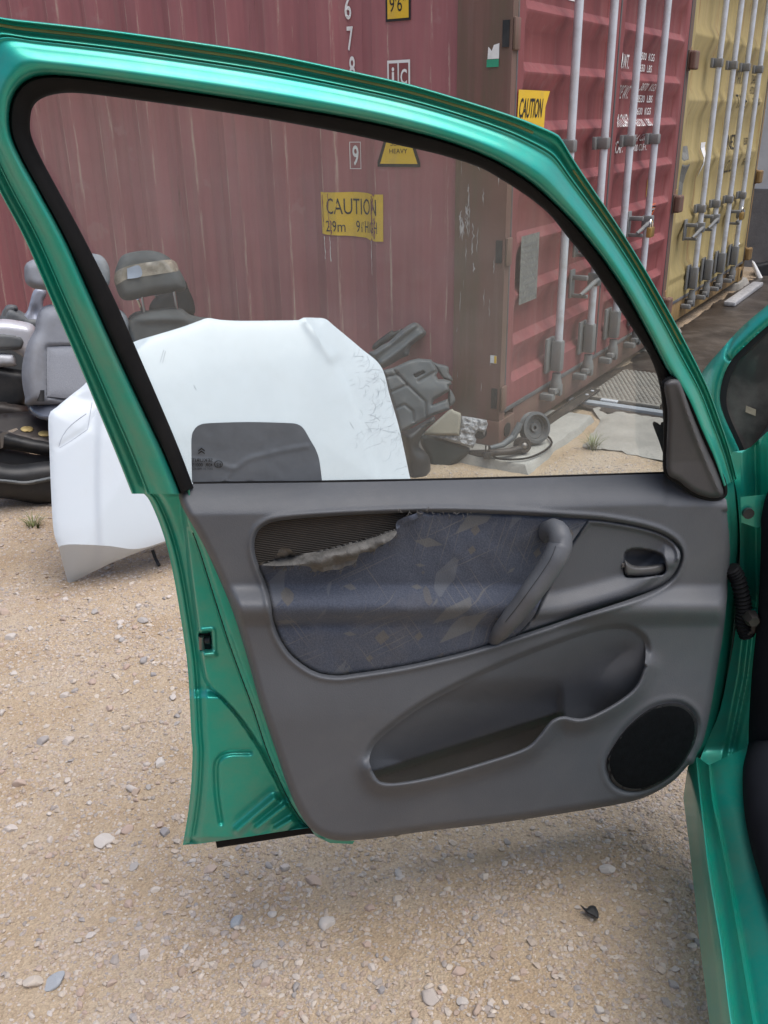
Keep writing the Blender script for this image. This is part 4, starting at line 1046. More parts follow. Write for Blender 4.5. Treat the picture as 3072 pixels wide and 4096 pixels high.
# ---- pull handle
hp = cr([(2185, 2150), (2192, 2118), (2214, 2112), (2236, 2132), (2242, 2170), (2224, 2224), (2190, 2280), (2140, 2350), (2085, 2424), (2030, 2492), (1992, 2540), (1975, 2560)], False, 14)
t = np.linspace(0, 1, len(hp)); ho = np.interp(t, [0, .06, .14, .3, .6, .85, .95, 1], [-.02, .012, .038, .050, .050, .036, .022, .004])
hr = np.interp(t, [0, .1, .22, .5, .8, .93, 1], [.012, .0155, .0185, .0178, .0158, .0140, .010])
HP = dmap(hp, ho); MB().tube(HP, hr, 20).build('pull_handle', TRIM, door)
vd = CO - HP; vd /= np.linalg.norm(vd, axis=1)[:, None]; seam = HP + (vd * .93 - DU * .37) * (hr * .985)[:, None]
MB().tube(seam[8:-5], .0004, 5).build('handle_seam', INK, door)
# ---- release lever
pillow('release_lever', [(2500, 2240), (2515, 2252), (2545, 2264), (2600, 2262), (2655, 2252), (2662, 2268), (2655, 2290), (2610, 2303), (2540, 2306), (2503, 2300), (2495, 2270)], lambda P, o=0: dmap(P, np.asarray(o) - .014), .026, 16, LEVER, door, 6.0)
MB().tube(dmap([(2486, 2262), (2496, 2262)], [-.010, -.010]), .004, 8).build('lever_pivot', STEEL, door)
# ---- speaker grille
ctr = SPK.mean(0); SPI = ctr + (SPK - ctr) * .955
sheet('speaker_ring', SPK, dmap, lambda P: .020 + .0065 * qc(segd(P, SPK) / 8), BLACKP, door, 8.0, holes=(ctr + (SPK - ctr) * .93,), solid=.006)
sheet('speaker_grille', SPI, dmap, lambda P: .0255 + .004 * qc(segd(P, SPI) / 120), GRILLE, door, 10.0)
# ---- mirror corner cover
MC = cr([(2654, 1548), (2664, 1524), (2684, 1515), (2708, 1516), (2722, 1530), (2745, 1580), (2813, 1740), (2875, 1880), (2897, 1945), (2893, 1982), (2843, 1993), (2773, 1970), (2713, 1925), (2667, 1890), (2664, 1780), (2668, 1650)], True, 9)
ridge = cr([(2720, 1540), (2745, 1640), (2800, 1790), (2860, 1930), (2880, 1975)], False, 10)
def mc_off(P):
    r_ = rightof(P, ridge)
    return -.004 + .014 * qc(segd(P, MC) / 26) - .010 * sm(r_ / 22) + .003 * np.exp(-(r_ / 14) ** 2)
sheet('mirror_cover', MC, dmap, mc_off, TRIM_D, door, 7.0, solid=.03)
MB().tube(dmap(np.concatenate([MC, MC[:1]]), -.006), .0045, 7, False).build('cover_gap_line', RUBBER, door)  # black tube painted in as the dark gap around the cover
# broken stub of the missing mirror, outside the glass
sheet('mirror_stub', cr([(2610, 1692), (2628, 1690), (2642, 1700), (2644, 1690), (2668, 1700), (2668, 1830), (2652, 1812), (2636, 1765)], True, 9), dmap, -.075, BLACKP, door, 10.0, solid=.03)
# ---- latch and lower rubber
lt = [(797, 2532), (844, 2528), (848, 2598), (804, 2602)]
sheet('latch', np.array(lt, float), dmap, -.0765, INK, door, 8.0, solid=.012)
MB().tube(dmap([(806, 2545), (808, 2595)], [-.072, -.072]), .0045, 10).build('latch_claw', STEEL, door)
MB().tube(dmap([(826, 2560), (846, 2560)], [-.074, -.070]), .007, 10).build('latch_cam', BLACKP, door)
rs = [(862, 3366), (1000, 3344), (1240, 3306), (1300, 3330), (1300, 3348), (1240, 3334), (868, 3392)]
sheet('bottom_seal', np.array(rs, float), dmap, -.098, RUBBER, door, 14.0, solid=.02)
MB().tube(dmap(L2[4:-4] + np.array([8, 0]), shell_off(L2[4:-4] + np.array([8, 0])) - .0002), .0010, 5).build('edge_sealer', RUBBER, door)

# ---- body: sill, pillar, hinge, fender, windscreen corner
K = [np.array(k, float) for k in (
    [(2751, 3066), (2770, 3200), (2795, 3400), (2824, 3647), (2855, 3867), (2885, 4110), (2925, 4400)],
    [(2789, 3028), (2805, 3192), (2836, 3457), (2866, 3640), (2893, 3804), (2931, 4096), (2985, 4400)],
    [(2835, 3060), (2849, 3205), (2880, 3350), (2920, 3560), (2963, 3804), (3013, 4096), (3075, 4400)],
    [(2985, 2990), (2995, 3200), (3040, 3420), (3110, 3600), (3200, 3800), (3300, 4096), (3420, 4400)])]
K = [resamp(cr(k, False, 20), 60) for k in K]
def kz(P, z): return hit(P, np.array([0, 0, z]), ZZ)
def mixk(i, j, f): return K[i] + (K[j] - K[i]) * f
strips = [kz(K[0], .245) * np.array([1, 1, 0]) + np.array([0, 0, .17]), kz(K[0], .245), kz(mixk(0, 1, .35), .285), kz(mixk(0, 1, .85), .300), kz(K[1], .300), kz(mixk(1, 2, .12), .292), kz(mixk(1, 2, .55), .300), kz(mixk(1, 2, .85), .308), kz(K[2], .318), kz(mixk(2, 3, .06), .312), kz(mixk(2, 3, .2), .322), kz(mixk(2, 3, .6), .332), kz(K[3], .334)]
ins_ = strips[-1] + np.array([.25, 0, 0]); low = strips[0] + np.array([.2, 0, 0])
strips += [ins_, low]
VV = np.concatenate(strips); n = 60; F = []
for j in range(len(strips)):
    for i in range(n - 1): F.append((j * n + i, j * n + i + 1, ((j + 1) % len(strips)) * n + i + 1, ((j + 1) % len(strips)) * n + i))
mesh_obj('sill', VV, F, G, car, True, None, 60)
hb = gp(2830, 3060, .30)
pil = wall(hb + np.array([0.012, .05, 0]), 193 - 12)
PIL = np.array([(2800, 3075), (2835, 2950), (2880, 2840), (2930, 2600), (2955, 2400), (2960, 2150), (2945, 1960), (2915, 1830), (2980, 1800), (3200, 1800), (3300, 3150), (2900, 3160)], float)
def pil_off(P):
    x, y = P[:, 0], P[:, 1]
    xr = x - np.interp(y, [1800, 2400, 2700, 3100], [2960, 2965, 2930, 2850])
    return .030 * sm((xr - 20) / 45) - .018 * np.exp(-((xr - 62) / 15) ** 2) + .012 * sm((xr - 85) / 35) + .04 * sm((y - 2980) / 120) - .03 * sm((2520 - y) / 90) * sm((xr - 5) / 45)
sheet('hinge_pillar', cr(PIL, True, 30), pil, pil_off, G, car, 7.0, solid=.05)
sheet('dark_gap_sheet', np.array([(2770, 3040), (2840, 2700), (2890, 2300), (2890, 1880), (3200, 1860), (3250, 3050), (2900, 3060)], float), pil, -.09, INK, car, 40.0, solid=.01)  # black sheet standing in for the darkness between door and pillar
hg = pil
sheet('hinge', np.array([(2962, 1988), (3060, 1978), (3064, 1996), (3046, 2002), (3044, 2108), (3030, 2112), (2966, 2090)], float), hg, .045, G, car, 16.0, solid=.012)
MB().lathe([(0, 0), (.009, 0), (.009, .006), (0, .006)], hg([(2990, 2050)], .046)[0], -hg.n * -1, 12).build('hinge_bolt', BLACKP, car)
pth = hg([(2925, 2270), (2950, 2310), (2968, 2380), (2976, 2440), (2972, 2500), (2990, 2545)], .035)
q = []
for a_, b_ in zip(pth[:-1], pth[1:]): q += [a_ + (b_ - a_) * k / 8 for k in range(8)]
MB().tube(q, [.011 + (.003 if i % 2 else 0) for i in range(len(q))], 10).build('wiring_boot', RUBBER, car)
mm = MB(); c_ = hg([(3000, 2465)], .05)[0]; mm.lathe([(0, 0), (.013, 0), (.013, .012), (.009, .02), (0, .02)], c_, hg.n, 6); mm.tube(hg([(2985, 2530), (3010, 2520), (3020, 2480)], .04), .008, 8); mm.build('check_strap', DUSTB, car)
# thick black aperture seal
sp_ = [hg([p], .06)[0] for p in ((3185, 1990), (3160, 2060), (3155, 2200), (3140, 2450), (3112, 2700), (3098, 2889), (3092, 3000))]
sp_ += [gp(3078, 3110, .36), gp(3098, 3300, .365), gp(3160, 3500, .37), gp(3260, 3760, .37), gp(3420, 4200, .37)]
S3 = []
for i in range(len(sp_) - 1):
    a_, b_, c_, d_ = sp_[max(i - 1, 0)], sp_[i], sp_[i + 1], sp_[min(i + 2, len(sp_) - 1)]
    S3 += [.5 * (2 * b_ + (c_ - a_) * t + (2 * a_ - 5 * b_ + 4 * c_ - d_) * t * t + (-a_ + 3 * b_ - 3 * c_ + d_) * t ** 3) for t in np.arange(6) / 6]
MB().tube(S3, .042, 14).build('aperture_seal', pm('navy_black_seal', (.007, .008, .011), .8, var=.3, spec=.1), car)
fen = facing(np.array([.83, 1.86, .8]), 0, 0)
FN = cr([(3200, 1115), (3072, 1218), (2973, 1302), (2893, 1388), (2813, 1482), (2780, 1560), (2800, 1680), (2860, 1800), (2930, 1895), (2978, 1892), (2975, 1850), (2943, 1768), (2898, 1668), (2880, 1600), (2890, 1520), (2925, 1442), (2993, 1372), (3072, 1302), (3200, 1200)], True, 10)
GLe = cr([(3200, 1195), (3072, 1298), (2993, 1368), (2925, 1438), (2890, 1520), (2880, 1600), (2898, 1668), (2943, 1768), (2978, 1855)], False, 10)
gap = cr([(2978, 1300), (2945, 1335), (2918, 1380), (2907, 1425), (2922, 1442)], False, 6)
def fen_off(P):
    d = segd(P, GLe, False); o = -.10 * sm((d - 20) / 130) + .006 * qc(d / 24)
    o -= .008 * np.exp(-(segd(P, gap, False) / 9) ** 2)
    o -= .003 * np.exp(-((d - 95) / 5) ** 2)
    return o
sheet('fender', FN, fen, fen_off, G, car, 7.0, solid=.015, curves=())
WS = np.concatenate([GLe, np.array([(2993, 1870), (3072, 1758), (3200, 1580)], float)])
ws = sheet('windscreen', WS, fen, lambda P: -.006 - .004 * sm(segd(P, GLe, False) / 20), DARKGLASS, car, 16.0, solid=.005)
fr_in = GLe + np.array([26, 10]); sheet('glass_border', np.concatenate([GLe, fr_in[::-1]]), fen, -.0045, INK, ws, 12.0)
sheet('inspection_sticker', np.array([(2984, 1622), (3024, 1638), (3022, 1664), (2982, 1648)], float), fen, -.005, pm('cream_sticker', (.38, .33, .24), .7, var=.2, vs_=60), ws, 12.0)
pl2 = fen([(2990, 1885), (3040, 1812), (3095, 1735), (3200, 1590)], .03)
MB().tube(pl2, .020, 12).build('windscreen_pillar', BLACKP, car)
MB().tube(fen([(3004, 1880), (3090, 1762), (3200, 1610)], .052), .003, 8).build('pillar_trim', CHROME, car)
MB().tube(fen([(3060, 1900), (3110, 1830), (3220, 1680)], .04), .028, 12).build('pillar_seal', RUBBER, car)
sheet('cowl', np.array([(2905, 1880), (2990, 1880), (3200, 1880), (3200, 2000), (2940, 2010)], float), fen, .0, BLACKP, car, 30.0, solid=.04)

# ================================================================== scrap parts in the yard
# ---- white bonnet leaning on the seats
g1, g2 = gp(278, 2338, .0), gp(1690, 2035, .0)
hd = (g2 - g1) / np.linalg.norm(g2 - g1)
haz = math.degrees(math.atan2(hd[1], -hd[0])) + 180
hn_az = math.degrees(math.atan2(-(-hd[1]), -hd[0])) 
nrm = np.array([hd[1], -hd[0], 0]); nrm = nrm if nrm @ (CO - g1) > 0 else -nrm
hood_map = wall(g1 + nrm * .15, math.degrees(math.atan2(nrm[0], nrm[1])), 24)
HO = cr([(195, 1665), (228, 1628), (285, 1580), (345, 1530), (430, 1420), (540, 1366), (620, 1341), (720, 1311), (790, 1286), (832, 1272), (880, 1279), (960, 1283), (1100, 1282), (1195, 1280), (1212, 1271), (1255, 1271), (1300, 1275), (1330, 1298), (1440, 1390), (1524, 1466), (1560, 1585), (1600, 1725), (1640, 1910), (1668, 2020), (1400, 2075), (1000, 2125), (780, 2145), (660, 2172), (546, 2212), (440, 2255), (352, 2298), (300, 2326), (276, 2341), (270, 2325), (256, 2270), (236, 2195), (214, 2120), (204, 1960), (198, 1800)], True, 14)
EDG = cr([(225, 2196), (268, 2178), (426, 2183), (546, 2196), (657, 2166), (780, 2120), (1000, 2092), (1400, 2045), (1680, 1995)], False, 14)
CRR = cr([(1245, 1275), (1360, 1450), (1440, 1640), (1530, 1920), (1560, 2040)], False, 14); CRL = cr([(560, 1366), (440, 1480), (385, 1640), (372, 1900), (380, 2180)], False, 14)
def hood_off(P):
    x, y = P[:, 0], P[:, 1]
    o = .040 * qc(segd(P, HO) / 620) - .02
    o += .012 * sm(rightof(P, CRL) / 34) * sm(-rightof(P, CRR) / 30) 
    be = y - np.interp(x, EDG[:, 0], EDG[:, 1]); o -= .0009 * np.clip(be, 0, 150)
    topb = segd(P, HO[40:75], False) if False else y * 0
    o += .010 * np.exp(-(segd(P, np.array([(1225, 1275), (1330, 1420)], float), False) / 26) ** 2)
    d2 = cr([(420, 1570), (360, 1700), (350, 1715), (235, 1790)], False, 10); o -= .0035 * np.exp(-(segd(P, d2, False) / 9) ** 2)
    o -= .006 * np.exp(-(((x - 330) / 60) ** 2 + ((y - 1600) / 30) ** 2))
    return o
hood = sheet('car_bonnet', HO, hood_map, hood_off, BONNET, None, 12.0, solid=.004, curves=(EDG[1:-2],), sharp=30)
tag(hood, 'white car bonnet with scuffed corner leaning on the car seats', 'bonnet')
mc = hood.data.materials; mc.append(pm('bonnet_scuff', (.34, .37, .42), .8, var=.3))
for k in range(170):
    cx, cy = random.choice([(1440, 1480), (1530, 1600), (1560, 1700), (1500, 1560), (1580, 1780), (1470, 1740)]); 
    q = np.array([cx + random.gauss(0, 30), cy + random.gauss(0, 45)])
    if not inside(q[None], HO)[0] or segd(q[None], HO)[0] < 14: continue
    an = random.uniform(-1.1, .3); L = random.uniform(12, 60); bend = random.uniform(-1.1, .4)
    pts = [q + L * t * np.array([math.cos(an + bend * t), math.sin(an + bend * t)]) for t in (0, .33, .66, 1)]
    if not inside(np.array(pts), HO).all(): continue
    MB().tube(hood_map(pts, hood_off(np.array(pts)) + .0003), random.uniform(.0003, .0007), 4).build('scratch', mc[1], hood)
for pts in ([(235, 1788), (250, 1745), (285, 1700), (345, 1655)], [(238, 1792), (290, 1760), (350, 1718)], [(350, 1718), (360, 1660), (368, 1610)], [(640, 1450), (655, 1400)], [(650, 1452), (662, 1405)], [(775, 1540), (785, 1560)], [(1400, 1690), (1415, 1715)]):
    pts = cr(pts, False, 14); MB().tube(hood_map(pts, hood_off(pts) + .0002), .0011, 4).build('scratch', mc[1], hood)
tag(MB().tube([gp(610, 2200, .05), gp(622, 2235, .02), gp(637, 2262, .006)], .006, 8).build('bonnet_stay', BLACKP), 'thin black rod lying under the white bonnet', 'rod')

# ---- light grey seat
sx = np.array([-1.24, 3.42, 0])
sm_ = facing(sx, 12, 0)
seat = thing('car_seat', sx + np.array([0, .1, 0]), 'light grey cloth car seat with wide headrest behind the white bonnet', 'seat')
pnl = [(182, 1385), (330, 1378), (480, 1372), (480, 1600), (330, 1604), (184, 1590)]
def seat_x(P):
    d = sdist(P, np.array(pnl, float)); o = -.020 * sm((d + 6) / 10) + .010 * sm((d - 20) / 60)
    o += .025 * np.exp(-(((P[:, 0] - 130) / 38) ** 2)) + .02 * np.exp(-(((P[:, 0] - 490) / 34) ** 2))
    return o
bk = pillow('backrest', [(160, 1240), (190, 1220), (260, 1212), (340, 1214), (430, 1225), (490, 1246), (516, 1290), (524, 1380), (528, 1480), (520, 1580), (500, 1625), (330, 1630), (120, 1622), (100, 1590), (87, 1510), (92, 1440), (112, 1370), (138, 1320), (146, 1275)], lambda P, o=0: sm_(P, np.asarray(o)), .17, 60, SEATG, seat, 11.0, seat_x)
sheet('backrest_panel', cr([(186, 1388), (330, 1381), (474, 1376), (474, 1594), (330, 1598), (188, 1586)], False, 12), sm_, lambda P: .068 + .012 * qc(segd(P, np.array(pnl, float)) / 50) + .002, SEATG2, seat, 11.0)
pillow('headrest', [(97, 1100), (100, 1062), (122, 1042), (180, 1028), (280, 1014), (370, 1014), (410, 1026), (434, 1062), (440, 1105), (432, 1145), (390, 1158), (280, 1162), (180, 1160), (130, 1152), (104, 1132)], lambda P, o=0: sm_(P, np.asarray(o) + .03), .12, 34, SEATG, seat, 10.0)
for x in (215, 330):
    MB().tube(sm_([(x, 1140), (x, 1240)], [.03, .01]), .006, 8).build('headrest_post', CHROME, seat)
m = MB(); m.tube(sm_([(163, 1560), (163, 1605)], [.085, .085]), .014, 8); m.build('belt_buckle', BLACKP, seat)
cm = wall(sm_([(250, 1620)], 0)[0], math.degrees(math.atan2(-sx[0], -sx[1])), 72)
pillow('cushion', [(115, 1620), (150, 1600), (250, 1592), (380, 1600), (440, 1622), (430, 1660), (330, 1690), (180, 1680), (120, 1650)], lambda P, o=0: cm(P, np.asarray(o)), .05, 30, pm('plastic_wrapped_cushion', (.09, .10, .13), .25, var=.3, coat=.6), seat, 11.0)
# steel base under the seat
bs = thing('seat_base', gp(110, 2010, 0), 'black dusty seat base with brassy round plugs beside the bonnet', 'seat base')
bm_ = wall(gp(110, 1990, .33), math.degrees(math.atan2(1.35, -3.2)) , 76)
fz = facing(gp(110, 2012, 0), 4, 0)
pillow('top_plate', [(-60, 1668), (60, 1650), (180, 1640), (260, 1640), (320, 1670), (320, 1790), (200, 1782), (60, 1758), (-60, 1740)], lambda P, o=0: fz(P, np.asarray(o) - .16 + (np.asarray(P).reshape(-1, 2)[:, 1] - 1650) * .0012), .04, 12, DUSTB, bs, 14.0)
for x, y in ((108, 1716), (178, 1734)):
    ol2 = [(x + 26 * math.cos(a), y + 12 * math.sin(a)) for a in np.linspace(0, 6.283, 17)[:-1]]
    pillow('round_plug', ol2, lambda P, o=0: fz(P, np.asarray(o) - .135 + (np.asarray(P).reshape(-1, 2)[:, 1] - 1650) * .0012), .012, 8, GOLD, bs, 7.0)
pillow('side_roll', [(-60, 1722), (20, 1728), (120, 1752), (240, 1770), (300, 1780), (300, 1830), (180, 1822), (60, 1800), (-60, 1790)], lambda P, o=0: fz(P, np.asarray(o) - .02), .09, 30, BLACKP, bs, 12.0)
pillow('front_skirt', [(-60, 1780), (40, 1800), (140, 1818), (260, 1826), (300, 1900), (180, 1890), (60, 1875), (-60, 1860)], lambda P, o=0: fz(P, np.asarray(o) - .09), .05, 24, pm('dusty_grey_skirt', (.12, .11, .10), .8, var=.3), bs, 12.0)
sheet('steel_bracket', np.array([(0, 1735), (14, 1728), (40, 1730), (16, 1742), (12, 1790), (2, 1794)], float), fz, .04, STEEL, bs, 8.0, solid=.006)
sheet('steel_shard', np.array([(30, 1724), (66, 1712), (72, 1718), (48, 1730)], float), fz, .03, CHROME, bs, 8.0, solid=.004)
# black bumper lying under it
bp = thing('bumper', gp(100, 2035, 0), 'black plastic bumper with grey strip on the gravel beside the bonnet', 'bumper')
fb = facing(gp(100, 2035, 0), 0, 0)
pillow('bumper_skin', [(-80, 1850), (60, 1858), (180, 1845), (280, 1840), (320, 1870), (320, 1990), (260, 2012), (180, 2020), (60, 2000), (-80, 1970)], lambda P, o=0: fb(P, np.asarray(o) - .04), .16, 60, BLACKP, bp, 12.0)
pillow('grey_strip', [(-80, 1906), (40, 1918), (110, 1922), (200, 1905), (300, 1890), (300, 1912), (200, 1926), (110, 1942), (40, 1936), (-80, 1922)], lambda P, o=0: fb(P, np.asarray(o) + .035), .05, 12, GREYP, bp, 8.0)
# white panel remains behind the seat
sx2 = np.array([-1.66, 3.75, 0]); f2 = facing(sx2, 6, 0)
wp = thing('bumper', np.array([-1.7, 3.8, 0]), 'white bumper shell with grey inset behind the light grey seat', 'bumper')
pillow('bumper_skin', [(-90, 1290), (0, 1276), (70, 1282), (130, 1298), (150, 1340), (148, 1420), (110, 1440), (40, 1400), (-90, 1392)], lambda P, o=0: f2(P, np.asarray(o)), .16, 40, SILVP, wp, 10.0)
pillow('grey_inset', [(-90, 1335), (20, 1332), (80, 1342), (100, 1362), (92, 1394), (60, 1400), (-90, 1398)], lambda P, o=0: f2(P, np.asarray(o) + .06), .06, 16, GREYP, wp, 8.0)
pillow('silver_bar', [(-90, 1412), (40, 1414), (58, 1424), (62, 1450), (54, 1466), (-90, 1464)], lambda P, o=0: f2(P, np.asarray(o) + .04), .10, 22, RODW, wp, 8.0)
pillow('dark_liner', [(-90, 1470), (60, 1476), (110, 1500), (112, 1600), (60, 1640), (-90, 1650)], lambda P, o=0: f2(P, np.asarray(o) + .0), .14, 30, BLACKP, wp, 12.0)
pillow('stand_block', [(-100, 1630), (100, 1620), (110, 1720), (100, 1905), (-100, 1925)], lambda P, o=0: f2(P, np.asarray(o) + .0), .30, 30, DUSTB, wp, 14.0)
f3 = facing(np.array([-1.62, 4.1, 0]), 0, 0)
sbk = thing('hinge_bracket', np.array([-1.6, 4.1, 0]), 'silver grey steel bracket standing behind the white bumper shell', 'bracket')
pillow('upright', [(80, 1285), (110, 1240), (136, 1160), (178, 1154), (186, 1180), (172, 1215), (190, 1290), (170, 1310), (100, 1305)], lambda P, o=0: f3(P, np.asarray(o)), .05, 14, pm('silver_blue_steel', (.34, .36, .42), .45, .3, var=.2), sbk, 8.0, lambda P: -.02 * np.exp(-(((P[:, 0] - 140) / 18) ** 2 + ((P[:, 1] - 1250) / 26) ** 2)))
pillow('box', [(12, 1272), (18, 1230), (36, 1218), (66, 1222), (72, 1240), (56, 1248), (48, 1285)], lambda P, o=0: f3(P, np.asarray(o)), .06, 10, GREYP, sbk, 8.0)
pillow('lower_leg', [(0, 1268), (120, 1262), (190, 1300), (200, 1500), (190, 1760), (0, 1790)], lambda P, o=0: f3(P, np.asarray(o) - .02), .12, 24, GREYP, sbk, 16.0)

# ---- dark grey seat with taped headrest
sx3 = np.array([-.72, 3.72, 0]); f4 = facing(sx3, 8, -12)
s2 = thing('car_seat', sx3, 'dark grey car seat with taped headrest on long posts behind the bonnet', 'seat')
pillow('backrest', [(500, 1330), (514, 1280), (560, 1250), (640, 1234), (720, 1232), (756, 1256), (800, 1268), (836, 1276), (850, 1330), (860, 1500), (860, 1780), (520, 1830), (490, 1500)], lambda P, o=0: f4(P, np.asarray(o)), .20, 46, SEATD, s2, 12.0, lambda P: .02 * np.exp(-((P[:, 1] - 1275) / 14) ** 2))
pillow('headrest', [(464, 1150), (456, 1110), (468, 1060), (490, 1022), (540, 1006), (600, 1002), (650, 1014), (690, 1042), (718, 1080), (740, 1125), (738, 1160), (680, 1172), (600, 1184), (520, 1202), (484, 1192)], lambda P, o=0: f4(P, np.asarray(o) + .03), .13, 40, SEATD, s2, 9.0)
tp = cr([(457, 1102), (470, 1082), (520, 1062), (600, 1048), (690, 1040), (716, 1078), (712, 1084), (640, 1096), (560, 1108), (510, 1116), (470, 1138), (462, 1140)], True, 9)
HRo = cr([(464, 1150), (456, 1110), (468, 1060), (490, 1022), (540, 1006), (600, 1002), (650, 1014), (690, 1042), (718, 1080), (740, 1125), (738, 1160), (680, 1172), (600, 1184), (520, 1202), (484, 1192)], True, 9)
sheet('tape_band', tp, f4, lambda P: .034 + .065 * qc(np.where(inside(P, HRo), segd(P, HRo), 0) / 40) + .0035 * vnoise(P, 26, 51), TAPE, s2, 7.0)
sheet('tape_patch', cr([(508, 1074), (556, 1062), (566, 1104), (510, 1116)], False, 9), f4, lambda P: .038 + .065 * qc(segd(P, HRo) / 40) + .002 * vnoise(P, 26, 53), TAPEB, s2, 8.0)
for (a_, b_) in (((568, 1186), (586, 1300)), ((696, 1160), (712, 1264))): MB().tube(f4([a_, b_], [.04, .03]), .0058, 8).build('headrest_post', CHROME, s2)
f5 = facing(sx3 + np.array([.05, .55, 0]), 8, -6)
s3 = thing('car_seat', sx3 + np.array([.05, .6, 0]), 'black car seat right behind the taped headrest', 'seat')
pillow('headrest', [(596, 1235), (620, 1190), (680, 1150), (735, 1120), (756, 1160), (776, 1210), (774, 1260), (700, 1275), (620, 1268)], lambda P, o=0: f5(P, np.asarray(o)), .12, 34, pm('black_seat_cloth', (.022, .023, .026), .95, var=.3, spec=.15), s3, 9.0)
for (a_, b_) in (((550, 1196), (572, 1250)), ((622, 1178), (642, 1226))): MB().tube(f5([a_, b_], [.05, .0]), .0065, 8).build('headrest_post', CHROME, s3)
pillow('backrest', [(520, 1262), (640, 1242), (780, 1262), (800, 1400), (800, 1640), (520, 1680), (500, 1400)], lambda P, o=0: f5(P, np.asarray(o) - .05), .18, 40, bpy.data.materials['black_seat_cloth'], s3, 14.0)

# ---- heap of dark plastic car parts by the container corner
Z = lambda pts, ox=1400, oy=1250, k=.3918: [(ox + k * a, oy + k * b_) for a, b_ in pts]
g5 = gp(1720, 1880, 0); fp = facing(g5 + np.array([0, .06, 0]), 14, 0)
upb = pillow('arch_bracket', Z([(190, 410), (240, 390), (330, 330), (400, 295), (500, 200), (610, 120), (690, 108), (775, 195), (760, 240), (690, 290), (620, 350), (600, 430), (520, 470), (330, 570), (250, 500)]), lambda P, o=0: fp(P, np.asarray(o) - .16), .10, 26, GREYP, None, 7.0, lambda P: .012 * np.sin(((P[:, 0] - 1400) * .75 + (P[:, 1] - 1250)) / 9.0))
tag(upb, 'worn grey plastic bracket sticking up from the parts heap', 'car part')
m_ = pillow('bracket_flap', Z([(240, 322), (430, 180), (445, 195), (540, 165), (520, 200), (400, 290), (330, 330), (245, 385)]), lambda P, o=0: fp(P, np.asarray(o) - .20), .03, 8, BLACKP, upb, 7.0)
TRY = Z([(330, 590), (450, 560), (600, 490), (700, 468), (830, 480), (880, 560), (900, 600), (880, 640), (900, 680), (960, 680), (1030, 700), (1040, 730), (1010, 745), (1020, 800), (860, 890), (840, 940), (1000, 880), (1020, 990), (850, 1050), (620, 1170), (510, 1240), (470, 1050), (400, 820)])
lines_ = [np.array(Z(q), float) for q in ([(360, 660), (490, 630)], [(400, 820), (580, 740)], [(450, 590), (590, 740), (770, 910), (780, 1080)], [(460, 980), (560, 940), (640, 1010), (650, 1110)], [(700, 700), (880, 600)], [(850, 910), (1015, 810)])]
slot = np.array(Z([(640, 635), (750, 590), (775, 615), (670, 670)]), float)
def try_x(P):
    o = np.zeros(len(P))
    for q in lines_: o -= .012 * np.exp(-(segd(P, q, False) / 4.5) ** 2)
    o -= .03 * np.where(inside(P, slot), sm(segd(P, slot) / 4), 0)
    return o + .010 * vnoise(P, 60, 61)
tr_ = pillow('under_tray', TRY, lambda P, o=0: fp(P, np.asarray(o) - .06), .09, 12, GREYP, None, 5.0, try_x, closed=False)
tag(tr_, 'broken ribbed grey plastic under tray beside the bonnet edge', 'car part')
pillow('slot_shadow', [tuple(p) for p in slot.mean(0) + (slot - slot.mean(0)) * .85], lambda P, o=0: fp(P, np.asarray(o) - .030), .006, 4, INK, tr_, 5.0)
pillow('tray_rim', Z([(830, 500), (890, 520), (1000, 552), (1010, 620), (1040, 660), (1045, 700), (960, 680), (900, 600)]), lambda P, o=0: fp(P, np.asarray(o) - .10), .05, 8, GREYP, tr_, 6.0)
pillow('tray_rim', Z([(1010, 780), (1050, 820), (1075, 900), (1020, 960), (1000, 900)]), lambda P, o=0: fp(P, np.asarray(o) - .09), .05, 8, GREYP, tr_, 6.0)
fq = facing(g5 + np.array([.02, -.02, 0]), 0, 0)
cyl = pillow('air_duct', Z([(520, 1245), (640, 1180), (760, 1110), (860, 1060), (860, 1130), (780, 1180), (700, 1350), (770, 1420), (815, 1500), (820, 1680), (780, 1760), (600, 1780), (560, 1500)]), lambda P, o=0: fq(P, np.asarray(o) - .02), .16, 50, BLACKP, None, 8.0, lambda P: .02 * np.exp(-(((P[:, 0] - 1640) / 30) ** 2)))
tag(cyl, 'black moulded air duct standing under the grey under tray', 'car part')
wdg = pillow('splash_guard', Z([(720, 1330), (760, 1250), (1000, 1300), (1220, 1380), (1225, 1400), (1180, 1470), (1000, 1600), (830, 1760), (800, 1500)]), lambda P, o=0: fp(P, np.asarray(o) - .03), .05, 20, pm('dark_green_black_plastic', (.012, .020, .020), .5, var=.4), None, 8.0)
tag(wdg, 'flat black splash guard lying under the foil covered foam', 'car part')
bd = pillow('board_offcut', Z([(755, 1235), (860, 1130), (1020, 990), (1060, 1000), (1110, 1020), (1135, 1050), (1115, 1235), (1090, 1255), (800, 1250)]), lambda P, o=0: fp(P, np.asarray(o) + .02), .035, 8, BOARD, None, 6.0)
tag(bd, 'beige rounded board leaning under the plastic tray', 'board')
fo2 = pillow('foil_foam', Z([(830, 1258), (1110, 1245), (1140, 1055), (1250, 1070), (1395, 1098), (1408, 1140), (1370, 1262), (1350, 1215), (1310, 1208), (1270, 1250), (1290, 1300), (1280, 1340), (1250, 1385), (1210, 1370), (1150, 1355)]), lambda P, o=0: fp(P, np.asarray(o) - .0), .04, 10, FOIL, None, 5.0, lambda P: .008 * vnoise(P, 8, 71), closed=False)
tag(fo2, 'crumbling silver foil covered foam slab beside the container corner', 'foam slab')
